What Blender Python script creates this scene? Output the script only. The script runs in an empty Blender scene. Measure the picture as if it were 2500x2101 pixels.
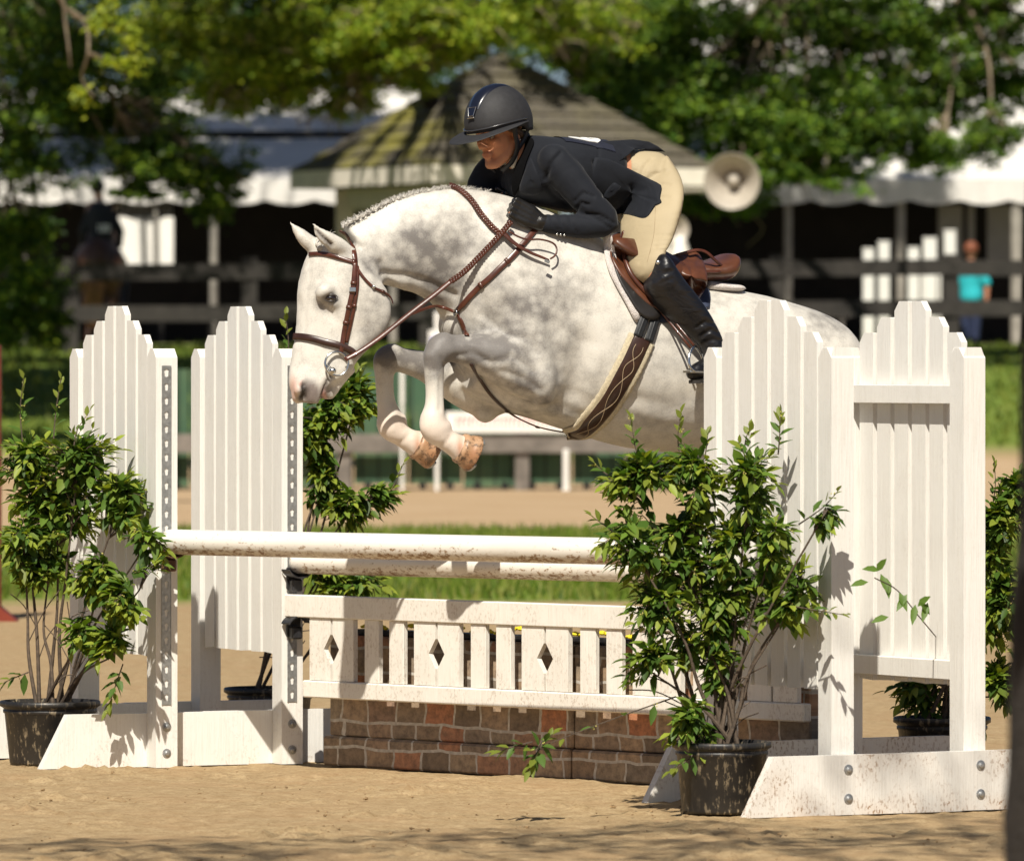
import bpy, math, random
import numpy as np
from mathutils import Vector, Matrix, Quaternion, noise
from mathutils.bvhtree import BVHTree

random.seed(7); np.random.seed(7)
SC = bpy.context.scene
COL = SC.collection
R = math.radians

# ------------------------------------------------------------------ camera
F = 18500.0; H = 1.57; YH = 870.0
cam_d = bpy.data.cameras.new("camera"); cam = bpy.data.objects.new("camera", cam_d); COL.objects.link(cam)
cam.location = (0, 0, H); cam.rotation_euler = (R(90), 0, 0)
cam_d.sensor_width = 36; cam_d.lens = F / 2500 * 36
cam_d.shift_y = -(1050.5 - YH) / 2500
cam_d.clip_start = 0.5; cam_d.clip_end = 2000
cam_d.dof.use_dof = True; cam_d.dof.focus_distance = 27.9; cam_d.dof.aperture_fstop = 6.6
SC.camera = cam

def W(px, py, d):
    return Vector(((px - 1250) * d / F, d, H - (py - YH) * d / F))

# ------------------------------------------------------------------ sky, sun, exposure
SUN = Vector((.155 * .656, .988 * .656, -.755)).normalized()
wd = bpy.data.worlds.new("World"); SC.world = wd; wd.use_nodes = True
nt = wd.node_tree; nt.nodes.clear()
sky = nt.nodes.new('ShaderNodeTexSky'); sky.sky_type = 'NISHITA'; sky.sun_disc = False
sky.sun_elevation = R(49); sky.sun_rotation = R(189); sky.air_density = 0.55; sky.dust_density = 0.6
bg = nt.nodes.new('ShaderNodeBackground'); bg.inputs[1].default_value = 0.05
out = nt.nodes.new('ShaderNodeOutputWorld')
nt.links.new(sky.outputs[0], bg.inputs[0]); nt.links.new(bg.outputs[0], out.inputs[0])
sd = bpy.data.lights.new("sun", 'SUN'); sun = bpy.data.objects.new("sun", sd); COL.objects.link(sun)
sd.energy = 5.0; sd.angle = R(0.55); sd.color = (1.0, .935, .82)
sun.rotation_euler = SUN.to_track_quat('-Z', 'Y').to_euler(); sun.location = (-5, -10, 30)
vs = SC.view_settings
vs.view_transform = 'Standard'; vs.look = 'None'; vs.exposure = 0.36; vs.gamma = 1.0

# ------------------------------------------------------------------ helpers: objects
def tag(o, label=None, cat=None, group=None, kind=None):
    if label: o['label'] = label
    if cat: o['category'] = cat
    if group: o['group'] = group
    if kind: o['kind'] = kind
    return o
def thing(name, label, cat, loc=(0, 0, 0), rotz=0, group=None):
    o = bpy.data.objects.new(name, None); COL.objects.link(o); o.empty_display_size = .2
    o.location = loc; o.rotation_euler = (0, 0, rotz)
    return tag(o, label, cat, group)
def link(name, me, mat, parent=None, smooth=False):
    if mat is not None:
        for m in (mat if isinstance(mat, (list, tuple)) else [mat]): me.materials.append(m)
    if smooth: me.polygons.foreach_set('use_smooth', [True] * len(me.polygons))
    o = bpy.data.objects.new(name, me); COL.objects.link(o)
    if parent is not None:
        o.parent = parent
        if parent.type == 'EMPTY' and not parent.get('_local'):
            o.matrix_parent_inverse = parent.matrix_basis.inverted()
    return o

class MB:
    def __init__(s): s.v = []; s.f = []; s.m = []
    def add(s, vs, fs, mi=0):
        b = len(s.v); s.v += [tuple(v) for v in vs]; s.f += [tuple(b + i for i in f) for f in fs]; s.m += [mi] * len(fs); return s
    def box(s, a, b, mi=0, M=None, bev=0):
        x0, y0, z0 = a; x1, y1, z1 = b
        if bev:
            e = bev; vs = []; 
            for (sx, sy, sz) in ((0,0,0),(1,0,0),(1,1,0),(0,1,0),(0,0,1),(1,0,1),(1,1,1),(0,1,1)):
                X = x1 if sx else x0; Y = y1 if sy else y0; Z = z1 if sz else z0
                ix = -e if sx else e; iy = -e if sy else e; iz = -e if sz else e
                vs += [(X, Y+iy, Z+iz), (X+ix, Y, Z+iz), (X+ix, Y+iy, Z)]
            q = lambda c, k: c*3+k
            fs = [(q(0,2),q(3,2),q(2,2),q(1,2)),(q(4,2),q(5,2),q(6,2),q(7,2)),
                  (q(0,1),q(1,1),q(5,1),q(4,1)),(q(2,1),q(3,1),q(7,1),q(6,1)),
                  (q(1,0),q(2,0),q(6,0),q(5,0)),(q(3,0),q(0,0),q(4,0),q(7,0))]
            for a1, b1, k1, k2 in ((0,1,1,2),(1,2,0,2),(2,3,1,2),(3,0,0,2),(4,5,1,2),(5,6,0,2),(6,7,1,2),(7,4,0,2),(0,4,0,1),(1,5,0,1),(2,6,0,1),(3,7,0,1)):
                fs.append((q(a1,k1),q(b1,k1),q(b1,k2),q(a1,k2)))
            for c in range(8): fs.append((q(c,0),q(c,1),q(c,2)))
        else:
            vs = [(x0,y0,z0),(x1,y0,z0),(x1,y1,z0),(x0,y1,z0),(x0,y0,z1),(x1,y0,z1),(x1,y1,z1),(x0,y1,z1)]
            fs = [(0,3,2,1),(4,5,6,7),(0,1,5,4),(2,3,7,6),(1,2,6,5),(3,0,4,7)]
        if M is not None: vs = [M @ Vector(v) for v in vs]
        return s.add(vs, fs, mi)
    def prism(s, poly, a, b, axis='y', mi=0, M=None):
        """poly in the two other axes (x,z for y; y,z for x; x,y for z)"""
        n = len(poly)
        def mk(p, t):
            return {'y': (p[0], t, p[1]), 'x': (t, p[0], p[1]), 'z': (p[0], p[1], t)}[axis]
        vs = [mk(p, a) for p in poly] + [mk(p, b) for p in poly]
        if M is not None: vs = [M @ Vector(v) for v in vs]
        fs = [tuple(range(n)), tuple(range(2*n-1, n-1, -1))] + [(i, i+n, (i+1) % n+n, (i+1) % n) for i in range(n)]
        return s.add(vs, fs, mi)
    def tube(s, pts, rs, n=10, mi=0, cap=True):
        pts = [Vector(p) for p in pts]
        if not hasattr(rs, '__len__'): rs = [rs] * len(pts)
        t0 = (pts[1]-pts[0]).normalized(); up = Vector((0, 0, 1)) if abs(t0.z) < .9 else Vector((0, 1, 0))
        a = t0.cross(up).normalized(); rings = []; vs = []
        for i, p in enumerate(pts):
            t = (pts[min(i+1, len(pts)-1)] - pts[max(i-1, 0)]).normalized()
            a = (a - t * a.dot(t)).normalized(); b = t.cross(a)
            for k in range(n):
                th = 2*math.pi*k/n; vs.append(p + (a*math.cos(th) + b*math.sin(th)) * rs[i])
        fs = []
        for i in range(len(pts)-1):
            for k in range(n):
                fs.append((i*n+k, i*n+(k+1) % n, (i+1)*n+(k+1) % n, (i+1)*n+k))
        if cap: fs += [tuple(range(n-1, -1, -1)), tuple((len(pts)-1)*n+k for k in range(n))]
        return s.add(vs, fs, mi)
    def rounded(s, pts, rs, n=12, mi=0):
        """tube with hemispherical ends"""
        pts = [Vector(p) for p in pts]
        if not hasattr(rs, '__len__'): rs = [rs]*len(pts)
        a = (pts[0]-pts[1]).normalized(); b = (pts[-1]-pts[-2]).normalized()
        P = []; Q = []
        for k in (84, 60, 35, 12): P.append(pts[0] + a*rs[0]*math.sin(R(k))); Q.append(rs[0]*math.cos(R(k)))
        P += pts; Q += list(rs)
        for k in (12, 35, 60, 84): P.append(pts[-1] + b*rs[-1]*math.sin(R(k))); Q.append(rs[-1]*math.cos(R(k)))
        return s.tube(P, Q, n, mi)
    def lathe(s, prof, n=24, mi=0, M=None, cap=True):
        vs = []; 
        for r, z in prof:
            for k in range(n): vs.append(Vector((r*math.cos(2*math.pi*k/n), r*math.sin(2*math.pi*k/n), z)))
        if M is not None: vs = [M @ v for v in vs]
        fs = [(i*n+k, i*n+(k+1) % n, (i+1)*n+(k+1) % n, (i+1)*n+k) for i in range(len(prof)-1) for k in range(n)]
        if cap: fs += [tuple(range(n-1, -1, -1)), tuple((len(prof)-1)*n+k for k in range(n))]
        return s.add(vs, fs, mi)
    def ball(s, c, r, n=12, m=8, mi=0, M=None):
        rx, ry, rz = (r, r, r) if not hasattr(r, '__len__') else r
        c = Vector(c); vs = []; fs = []
        for i in range(m+1):
            ph = math.pi*(i/m*.98+.01)
            for k in range(n):
                th = 2*math.pi*k/n
                v = Vector((rx*math.sin(ph)*math.cos(th), ry*math.sin(ph)*math.sin(th), rz*math.cos(ph)))
                if M is not None: v = M @ v
                vs.append(v + c)
        for i in range(m):
            for k in range(n): fs.append((i*n+k, (i+1)*n+k, (i+1)*n+(k+1) % n, i*n+(k+1) % n))
        fs += [tuple(range(n)), tuple(m*n+k for k in range(n-1, -1, -1))]
        return s.add(vs, fs, mi)
    def mesh(s, name='m'):
        me = bpy.data.meshes.new(name); me.from_pydata(s.v, [], s.f); me.update()
        if any(s.m): me.polygons.foreach_set('material_index', s.m)
        return me
    def build(s, name, mat, parent=None, smooth=False):
        return link(name, s.mesh(name), mat, parent, smooth)

def catmull(P, k=6):
    P = [Vector(p) for p in P]; 
    if len(P) < 3: return [P[0].lerp(P[-1], i/k) for i in range(k+1)]
    Q = [P[0]*2-P[1]] + P + [P[-1]*2-P[-2]]; o = []
    for i in range(1, len(Q)-2):
        a, b, c, d = Q[i-1:i+3]
        for j in range(k):
            t = j/k
            o.append(.5*((2*b)+(c-a)*t+(2*a-5*b+4*c-d)*t*t+(3*b-a-3*c+d)*t**3))
    o.append(P[-1]); return o
def catm1(v, k=6):
    return [p.x for p in catmull([Vector((x, 0, 0)) for x in v], k)]

def quick_normals(me):
    pass
def remesh(mb, voxel, smooth_it=8, fac=.5):
    """union of the closed shapes of mb as one smooth continuous mesh"""
    me = mb.mesh('tmp'); o = bpy.data.objects.new('tmp', me); COL.objects.link(o)
    m = o.modifiers.new('r', 'REMESH'); m.mode = 'VOXEL'; m.voxel_size = voxel; m.use_smooth_shade = True
    s = o.modifiers.new('s', 'SMOOTH'); s.iterations = smooth_it; s.factor = fac
    dg = bpy.context.evaluated_depsgraph_get(); dg.update()
    r = bpy.data.meshes.new_from_object(o.evaluated_get(dg))
    bpy.data.objects.remove(o); bpy.data.meshes.remove(me)
    r.materials.clear()
    r.polygons.foreach_set('use_smooth', [True]*len(r.polygons))
    return r
def get_co(me):
    a = np.empty(len(me.vertices)*3); me.vertices.foreach_get('co', a); return a.reshape(-1, 3)
def get_no(me):
    a = np.empty(len(me.vertices)*3); me.vertices.foreach_get('normal', a); return a.reshape(-1, 3)
def set_co(me, a): me.vertices.foreach_set('co', a.ravel()); me.update()
def vcol(me, arr, name='tint'):
    at = me.color_attributes.new(name, 'FLOAT_COLOR', 'POINT')
    a = np.ones((len(me.vertices), 4), dtype=np.float32); a[:, :arr.shape[1]] = arr
    at.data.foreach_set('color', a.ravel())
def to_px(co):
    return 1250 + co[:, 0]*F/co[:, 1], YH - (co[:, 2]-H)*F/co[:, 1]
def vnoise(co, sc, seed=0):
    return np.array([noise.noise(Vector((p[0]*sc+seed, p[1]*sc, p[2]*sc))) for p in co])

# ------------------------------------------------------------------ helpers: materials
def M_(name):
    m = bpy.data.materials.new(name); m.use_nodes = True; t = m.node_tree; t.nodes.clear()
    o = t.nodes.new('ShaderNodeOutputMaterial'); b = t.nodes.new('ShaderNodeBsdfPrincipled')
    t.links.new(b.outputs[0], o.inputs[0]); return m, t, b, o
def N(t, typ, **k):
    n = t.nodes.new(typ)
    for a, v in k.items(): setattr(n, a, v)
    return n
def coords(t, kind='Object', scale=(1, 1, 1), rot=(0, 0, 0)):
    c = N(t, 'ShaderNodeTexCoord'); m = N(t, 'ShaderNodeMapping')
    m.inputs['Scale'].default_value = scale; m.inputs['Rotation'].default_value = rot
    t.links.new(c.outputs[kind], m.inputs[0]); return m.outputs[0]
def nz(t, vec, scale, detail=4, rough=.55, dist=0):
    n = N(t, 'ShaderNodeTexNoise'); n.inputs['Scale'].default_value = scale; n.inputs['Detail'].default_value = detail
    n.inputs['Roughness'].default_value = rough; n.inputs['Distortion'].default_value = dist
    t.links.new(vec, n.inputs['Vector']); return n.outputs['Fac']
def ramp(t, fac, stops):
    r = N(t, 'ShaderNodeValToRGB'); e = r.color_ramp.elements
    while len(e) < len(stops): e.new(.5)
    for i, (p, c) in enumerate(stops):
        e[i].position = p; e[i].color = tuple(c)+(1,) if len(c) == 3 else c
    t.links.new(fac, r.inputs[0]); return r.outputs[0]
def g3(v): return (v, v, v)
def mix(t, fac, a, b, mode='MIX'):
    m = N(t, 'ShaderNodeMix', data_type='RGBA', blend_type=mode)
    for s_, v in ((m.inputs[0], fac), (m.inputs[6], a), (m.inputs[7], b)):
        if hasattr(v, 'is_linked') or isinstance(v, bpy.types.NodeSocket): t.links.new(v, s_)
        elif isinstance(v, (int, float)): s_.default_value = v
        else: s_.default_value = tuple(v)+(1,) if len(v) == 3 else v
    return m.outputs[2]
def math_(t, op, a, b=None, c=None):
    m = N(t, 'ShaderNodeMath', operation=op)
    for i, v in enumerate((a, b, c)):
        if v is None: continue
        if isinstance(v, bpy.types.NodeSocket): t.links.new(v, m.inputs[i])
        else: m.inputs[i].default_value = v
    return m.outputs[0]
def bump(t, b, h, strength=.3, dist=.01):
    n = N(t, 'ShaderNodeBump'); n.inputs['Strength'].default_value = strength; n.inputs['Distance'].default_value = dist
    t.links.new(h, n.inputs['Height']); t.links.new(n.outputs[0], b.inputs['Normal'])
def plain(name, col, rough=.6, var=.15, scale=20, bmp=.2, bdist=.002, metal=0, coat=0, spec=.5, sheen=0):
    m, t, b, o = M_(name); v = coords(t)
    n = nz(t, v, scale, 5)
    lo = tuple(c*(1-var) for c in col); hi = tuple(min(1, c*(1+var)) for c in col)
    t.links.new(ramp(t, n, [(.3, lo), (.7, hi)]), b.inputs['Base Color'])
    b.inputs['Roughness'].default_value = rough; b.inputs['Metallic'].default_value = metal
    b.inputs['Coat Weight'].default_value = coat; b.inputs['Specular IOR Level'].default_value = spec
    b.inputs['Sheen Weight'].default_value = sheen
    if bmp: bump(t, b, nz(t, v, scale*4, 3), bmp, bdist)
    return m

def white_paint(name, col=(.80, .77, .70), dirt=.5, zfade=.45, mud=(.23, .13, .06)):
    m, t, b, o = M_(name); v = coords(t)
    base = ramp(t, nz(t, v, 3.5, 5), [(.25, tuple(c*.93 for c in col)), (.75, col)])
    sp = ramp(t, nz(t, coords(t, scale=(1, 1, .6)), 95, 5, .68), [(.53, g3(0)), (.60, g3(1))])
    pt = ramp(t, nz(t, v, 6, 4), [(.38, g3(.04)), (.62, g3(1))])
    sep = N(t, 'ShaderNodeSeparateXYZ'); t.links.new(coords(t), sep.inputs[0])
    mr = N(t, 'ShaderNodeMapRange'); t.links.new(sep.outputs[2], mr.inputs[0])
    mr.inputs[1].default_value = 0; mr.inputs[2].default_value = zfade; mr.inputs[3].default_value = dirt; mr.inputs[4].default_value = dirt*.18
    k = math_(t, 'MULTIPLY', math_(t, 'MULTIPLY', sp, pt), mr.outputs[0])
    c2 = mix(t, k, base, mud)
    film = math_(t, 'MULTIPLY', math_(t, 'MULTIPLY', pt, mr.outputs[0]), .22)
    c3 = mix(t, film, c2, tuple(x*1.9 for x in mud))
    gr = nz(t, coords(t, scale=(1, 1, .05)), 120, 4, .6)
    t.links.new(mix(t, ramp(t, gr, [(.5, g3(0)), (.75, g3(.22))]), c3, (.5, .46, .38)), b.inputs['Base Color'])
    b.inputs['Roughness'].default_value = .55
    bump(t, b, math_(t, 'ADD', gr, math_(t, 'MULTIPLY', nz(t, v, 9, 3), .8)), .45, .004); return m

def leaf_mat(name, trans=.35, rough=.45):
    m, t, b, o = M_(name)
    a = N(t, 'ShaderNodeAttribute', attribute_name='tint')
    t.links.new(a.outputs[0], b.inputs['Base Color']); b.inputs['Roughness'].default_value = rough
    b.inputs['Specular IOR Level'].default_value = .35
    tr = N(t, 'ShaderNodeBsdfTranslucent'); mx = N(t, 'ShaderNodeMixShader'); mx.inputs[0].default_value = trans
    hv = N(t, 'ShaderNodeHueSaturation'); hv.inputs['Value'].default_value = 1.25; hv.inputs['Saturation'].default_value = 1.1; hv.inputs['Hue'].default_value = .49
    t.links.new(a.outputs[0], hv.inputs['Color']); t.links.new(hv.outputs[0], tr.inputs[0])
    t.links.new(b.outputs[0], mx.inputs[1]); t.links.new(tr.outputs[0], mx.inputs[2]); t.links.new(mx.outputs[0], o.inputs[0]); return m

MAT = {}
MAT['white'] = white_paint('white_paint', col=(.80, .785, .74), dirt=.35)
MAT['white_foot_clean'] = white_paint('lightly_muddied_white_paint', col=(.79, .775, .73), dirt=.55, zfade=.12)
MAT['white_foot'] = white_paint('muddy_white_paint', col=(.78, .76, .71), dirt=1.0, zfade=.55)
MAT['white_gate'] = white_paint('spattered_white_paint', dirt=.5, zfade=1.2)
MAT['steel'] = plain('galvanised_steel', (.42, .43, .43), .42, .25, 60, .2, .001, metal=.75)
MAT['iron'] = plain('polished_steel', (.6, .6, .58), .22, .05, 20, 0, metal=1)
MAT['black_plastic'] = plain('black_plastic', (.022, .022, .024), .42, .5, 40, .3, .002)
MAT['leaf'] = leaf_mat('shrub_leaves', .35, .5)
MAT['tree_leaf'] = leaf_mat('tree_leaves', .35, .5)
MAT['bark'] = plain('grey_brown_bark', (.022, .017, .013), .9, .45, 14, .8, .02)
MAT['stem'] = plain('brown_stem', (.09, .065, .045), .8, .4, 60, .5, .003)
# ================================================================== GROUND
def smst(a, b, x):
    t = max(0, min(1, (x-a)/(b-a))); return t*t*(3-2*t)
def terr(x, y): return 1.78*smst(91, 122, y)
def axis(segs):
    o = []
    for a, b, s in segs:
        k = max(1, int(round((b-a)/s))); o += [a+(b-a)*i/k for i in range(k)]
    o.append(segs[-1][1]); return o
gx = axis([(-160, -12, 12), (-12, -2.3, .5), (-2.3, 2.3, .026), (2.3, 12, .5), (12, 160, 12)])
gy = axis([(-40, 12, 4), (12, 21.5, .4), (21.5, 30, .024), (30, 48, .3), (48, 140, 2), (140, 500, 40)])
V = []; 
for y in gy:
    for x in gx:
        z = terr(x, y)
        if 18 < y < 40 and abs(x) < 5:
            p = Vector((x, y, 0))
            z += .012*noise.noise(p*1.3) + .008*noise.noise(p*6) 
            c = noise.noise(p*17+Vector((9, 2, 0))); c2 = noise.noise(p*2.1+Vector((3, 7, 1)))
            c3 = noise.noise(Vector((x*8, y*5, 2.2)))
            z += (.030*max(0, c-.05)+.012*abs(c3))*max(0, .25+c2*2.0) + .004*noise.noise(p*38)
            z -= .006
        V.append((x, y, z))
nx = len(gx)
Fc = [(j*nx+i, j*nx+i+1, (j+1)*nx+i+1, (j+1)*nx+i) for j in range(len(gy)-1) for i in range(nx-1)]
me = bpy.data.meshes.new('ground'); me.from_pydata(V, [], Fc)
m, t, b, o = M_('sand_and_grass')
v = coords(t)
sx = N(t, 'ShaderNodeSeparateXYZ'); t.links.new(v, sx.inputs[0])
big = nz(t, v, .25, 4); mid = nz(t, v, 1.2, 5)
yj = math_(t, 'ADD', sx.outputs[1], math_(t, 'MULTIPLY', math_(t, 'SUBTRACT', mid, .5), 3.0))
yj2 = math_(t, 'ADD', sx.outputs[1], math_(t, 'MULTIPLY', math_(t, 'SUBTRACT', big, .5), 4.0))
fine = nz(t, v, 14, 8, .7); grit = nz(t, v, 90, 4, .6)
sand = ramp(t, fine, [(.28, (.25, .17, .085)), (.5, (.365, .265, .145)), (.74, (.48, .365, .215))])
sand = mix(t, ramp(t, grit, [(.36, g3(.55)), (.5, g3(0))]), sand, (.20, .12, .06))
sand = mix(t, ramp(t, nz(t, v, 2.2, 4), [(.45, g3(0)), (.65, g3(.35))]), sand, (.33, .21, .11))
road = mix(t, .5, ramp(t, nz(t, v, .6, 5), [(.3, (.44, .30, .18)), (.7, (.56, .41, .27))]), sand)
gr1 = ramp(t, nz(t, v, 3, 8, .75), [(.3, (.06, .10, .015)), (.5, (.13, .19, .03)), (.75, (.26, .27, .07))])
def step(x, a, w): 
    mr = N(t, 'ShaderNodeMapRange'); mr.inputs[1].default_value = a-w; mr.inputs[2].default_value = a+w; t.links.new(x, mr.inputs[0]); return mr.outputs[0]
c = mix(t, step(yj, 48.5, .7), sand, gr1)
c = mix(t, step(yj2, 69, .8), c, road)
c = mix(t, step(yj2, 99, 1.5), c, gr1)
c = mix(t, step(yj2, 121, .8), c, (.22, .17, .12))
t.links.new(c, b.inputs['Base Color']); b.inputs['Roughness'].default_value = .95; b.inputs['Specular IOR Level'].default_value = .15
bump(t, b, math_(t, 'ADD', fine, math_(t, 'MULTIPLY', grit, .4)), .5, .015)
g = link('ground', me, m, None, True); tag(g, 'tan sand arena with a strip of grass running across it', kind='structure')

# loose clods of damp sand
mb = MB()
for i in range(900):
    y = random.uniform(22.5, 29.5); x = random.uniform(-2.1, 2.1); r = random.choice([.002, .003, .003, .004, .006])*random.uniform(.7, 1.4)
    if noise.noise(Vector((x*1.1, y*.9, 4))) < .02: continue
    b0 = len(mb.v); mb.ball((x, y, r*.1), (r*1.6, r*1.3, r*.55), 5, 3)
    for q_ in range(b0, len(mb.v)): mb.v[q_] = tuple(mb.v[q_][e]+random.uniform(-.35, .35)*r for e in range(3))
tag(mb.build('sand_clods', plain('damp_sand', (.27, .18, .09), .95, .4, 80, .5, .004)), 'small damp clods kicked up over the sand', kind='stuff')

# grass blades
def blades(name, label, n, xr, yr, hgt, cols, wdt=.012):
    P = np.random.rand(n, 2); X = xr[0]+P[:, 0]*(xr[1]-xr[0]); Y = yr[0]+P[:, 1]*(yr[1]-yr[0])
    vs = []; fs = []; cs = []
    for i in range(n):
        z = terr(X[i], Y[i]); h = hgt*random.uniform(.4, 1.2); a = random.uniform(-1, 1); w = wdt*random.uniform(.6, 1.3)
        dx = random.uniform(-.5, .5)*h; k = len(vs)
        vs += [(X[i]-w, Y[i]+a*w, z-.01), (X[i]+w, Y[i]-a*w, z-.01), (X[i]+dx, Y[i]+random.uniform(-.3, .3)*h, z+h)]
        fs.append((k, k+1, k+2)); c = random.choice(cols); q = random.uniform(.7, 1.25); cs += [tuple(q*e for e in c)]*3
    me = bpy.data.meshes.new(name); me.from_pydata(vs, [], fs); vcol(me, np.array(cs))
    tag(link(name, me, MAT['leaf']), label, kind='stuff')
blades('grass', 'strip of bright grass between the jump and the sandy track', 26000, (-4.2, 4.2), (48.8, 68.5), .085,
       [(.13, .19, .02), (.09, .15, .015), (.20, .24, .04), (.24, .25, .06)], .014)
blades('bank_grass', 'rough grass growing up the bank beyond the track', 9000, (-9.5, 9.5), (100, 119), .12,
       [(.12, .17, .02), (.17, .20, .03), (.07, .11, .015)], .03)

# ================================================================== JUMP STANDARDS
def track_strip(mb, x, y0, y1, z0, z1, hole_w, pitch):
    """perforated steel strip lying in the plane x=const, real holes"""
    n = int((z1-z0)/pitch); p = (z1-z0)/n; yc = (y0+y1)/2
    for i in range(n):
        a = z0+i*p; zc = a+p*.5; r = hole_w/2
        sq = [(y0, a), (yc, a), (y1, a), (y1, zc), (y1, a+p), (yc, a+p), (y0, a+p), (y0, zc)]
        hl = [(yc-r*.6, zc-r*1.3), (yc, zc-r*1.6), (yc+r*.6, zc-r*1.3), (yc+r*.65, zc), (yc+r*.9, zc+r*.9), (yc, zc+r*1.5), (yc-r*.9, zc+r*.9), (yc-r*.65, zc)]
        if i == n-1: hl = [(yc+(q[0]-yc)*1.3, zc+(q[1]-zc)*1.1) for q in hl]
        for t_, s_ in ((x, 1), (x+.002, 1)):
            mb.add([(t_, q[0], q[1]) for q in sq+hl], [(k, (k+1) % 8, 8+(k+1) % 8, 8+k) for k in range(8)])
        mb.add([(x, q[0], q[1]) for q in hl]+[(x+.002, q[0], q[1]) for q in hl], [(k, (k+1) % 8, 8+(k+1) % 8, 8+k) for k in range(8)])
    for yy in (y0, y1): mb.box((x-.001, yy-.001, z0), (x+.004, yy+.001, z1))

def standard(label, near, phi, kind, foot_ctr=0.0, track=False):
    """near: world (x,y) of centre of near post; X local runs from far post to near post, Y local away from camera"""
    u = Vector((math.cos(phi), -math.sin(phi), 0)); v = Vector((math.sin(phi), math.cos(phi), 0))
    SP = .80; pw = .089
    org = Vector((near[0], near[1], 0)) - u*SP
    root = thing('jump_standard', label, 'jump standard', org, -phi, 'white picket jump standards'); root['_local'] = 1
    h = 1.60; ch = .030; cz = .034
    wood = MAT['white']
    for k, xc in enumerate((0, SP)):
        m_ = MB(); a, b_ = xc-pw/2, xc+pw/2
        z0 = .0 if (kind == 'front' and k == 1) else .02
        m_.prism([(a, z0), (b_, z0), (b_, h-cz), (b_-ch, h), (a+ch, h), (a, h-cz)], -pw/2, pw/2, 'y')
        if kind == 'back' and True:
            m_.prism([(-pw/2+.001, h-cz+.004), (pw/2-.001, h-cz+.004), (0.03, h+.002), (-.03, h+.002)], a+.004, b_-.004, 'x')
        m_.build('post', wood, root)
    L = .86; fh = .205
    for k, xc in enumerate((0, SP)):
        m_ = MB(); 
        side = (1 if k == 1 else -1) if kind == 'back' else -1
        a = xc+side*(pw/2+.001); b_ = a+side*.038
        c0 = foot_ctr + (.13 if (kind == 'back' and k == 0) else 0)
        m_.prism([(c0-L/2, 0), (c0+L/2, 0), (c0+L/2-.11, fh), (c0-L/2+.11, fh)], min(a, b_), max(a, b_), 'x')
        ft = m_.build('foot', MAT['white_foot' if kind == 'back' else 'white_foot_clean'], root)
        bx = max(a, b_) if kind == 'back' and k == 1 else (xc+pw/2)
        for zz in (.055, .155):
            bm = MB(); Mx = Matrix.Translation((bx, 0.0, zz)) @ Matrix.Rotation(R(90), 4, 'Y')
            bm.lathe([(.018, 0), (.018, .002), (.010, .003), (.009, .008), (.005, .010)], 14, 0, Mx)
            bm.build('bolt', MAT['steel'], root)
    yp = -pw/2+.012 if kind != 'rails' else None
    zr = [(1.405, 1.470), (.445, .512)]
    if kind == 'back' and track == 'D':
        ry0, ry1, py0 = -pw/2+.022, -pw/2+.060, -pw/2+.062
    else:
        py0 = -pw/2+.010; ry0, ry1 = py0+.027, py0+.062
    for z0, z1 in zr:
        MB().box((pw/2, ry0, z0), (SP-pw/2, ry1, z1), bev=.002).build('rail', wood, root)
    tops = [1.654, 1.708, 1.765, 1.765, 1.708, 1.654]; pit = SP/7
    for i, tz in enumerate(tops):
        xc = pit*(i+1); w = .0445; a, b_ = xc-w, xc+w
        jz = random.uniform(-.003, .003); jy = random.uniform(-.0015, .0015)
        la = ch if i <= 2 else 0.002; lb = ch if i >= 3 else 0.002
        m_ = MB(); m_.prism([(a, .425+jz), (b_, .425-jz), (b_, tz-(cz if i >= 3 else .002)), (b_-lb, tz), (a+la, tz), (a, tz-(cz if i <= 2 else .002))], py0+jy, py0+.025+jy, 'y')
        m_.build('picket', wood, root)
    if track in ('A', 'B'):
        m_ = MB(); track_strip(m_, SP+pw/2+.0012, -.020, .016, .24, 1.535, .019, .0535)
        m_.build('cup_track', MAT['steel'], root)
    return root, org, u, v

nA = W(396, 870, 29.0); nB = W(702, 870, 29.26); nC = W(2041, 870, 26.05); nD = W(2362, 870, 26.33)
sA = standard('white picket jump standard farthest left, holding the near end of the long front pole', nA, R(65), 'front', -.05, 'A')
sB = standard('white picket jump standard just left of the grey horse nose, holding the gate', nB, R(64.5), 'front', .0, 'B')
sC = standard('white picket jump standard behind the big front shrub, hiding the horse rump', nC, R(62), 'back', .025, None)
sD = standard('white picket jump standard farthest right, seen from its railed back side', nD, R(60.5), 'back', .02, 'D')

def cup(label, P, ang, mat, flip=False, size=1.0):
    """jump cup: curved cradle on a tab; P = world point of post face, X local = out from the post along the pole"""
    root = thing('jump_cup', label, 'jump cup', P, -ang, 'jump cups on the tracks'); root['_local'] = 1
    m_ = MB(); r = .056*size
    arc = [(math.sin(R(a))*r, -math.cos(R(a))*r) for a in range(-62, 63, 12)]; n = len(arc)
    if flip: arc = [(a, -b_-.075) for a, b_ in arc]
    out_ = [(a*1.0, b_-.006) for a, b_ in arc]
    poly = arc + out_[::-1]
    vs = []; fs = []
    for x_ in (.004, .085*size):
        vs += [(x_, a, b_) for a, b_ in poly]
    k = len(poly)
    for i in range(n-1):
        fs += [(i, i+1, k-2-i, k-1-i), (k+i, k+k-1-i, k+k-2-i, k+i+1)]
    fs += [(i, k+i, k+(i+1) % k, (i+1) % k) for i in range(k)]
    m_.add(vs, fs); m_.build('cradle', mat, root)
    m_ = MB(); m_.box((.0, -.03, -.105), (.012, .03, -.02), bev=.004); m_.box((.010, -.022, -.112), (.048, .022, -.064), bev=.006); m_.build('bracket', mat, root)
    return root

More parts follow.
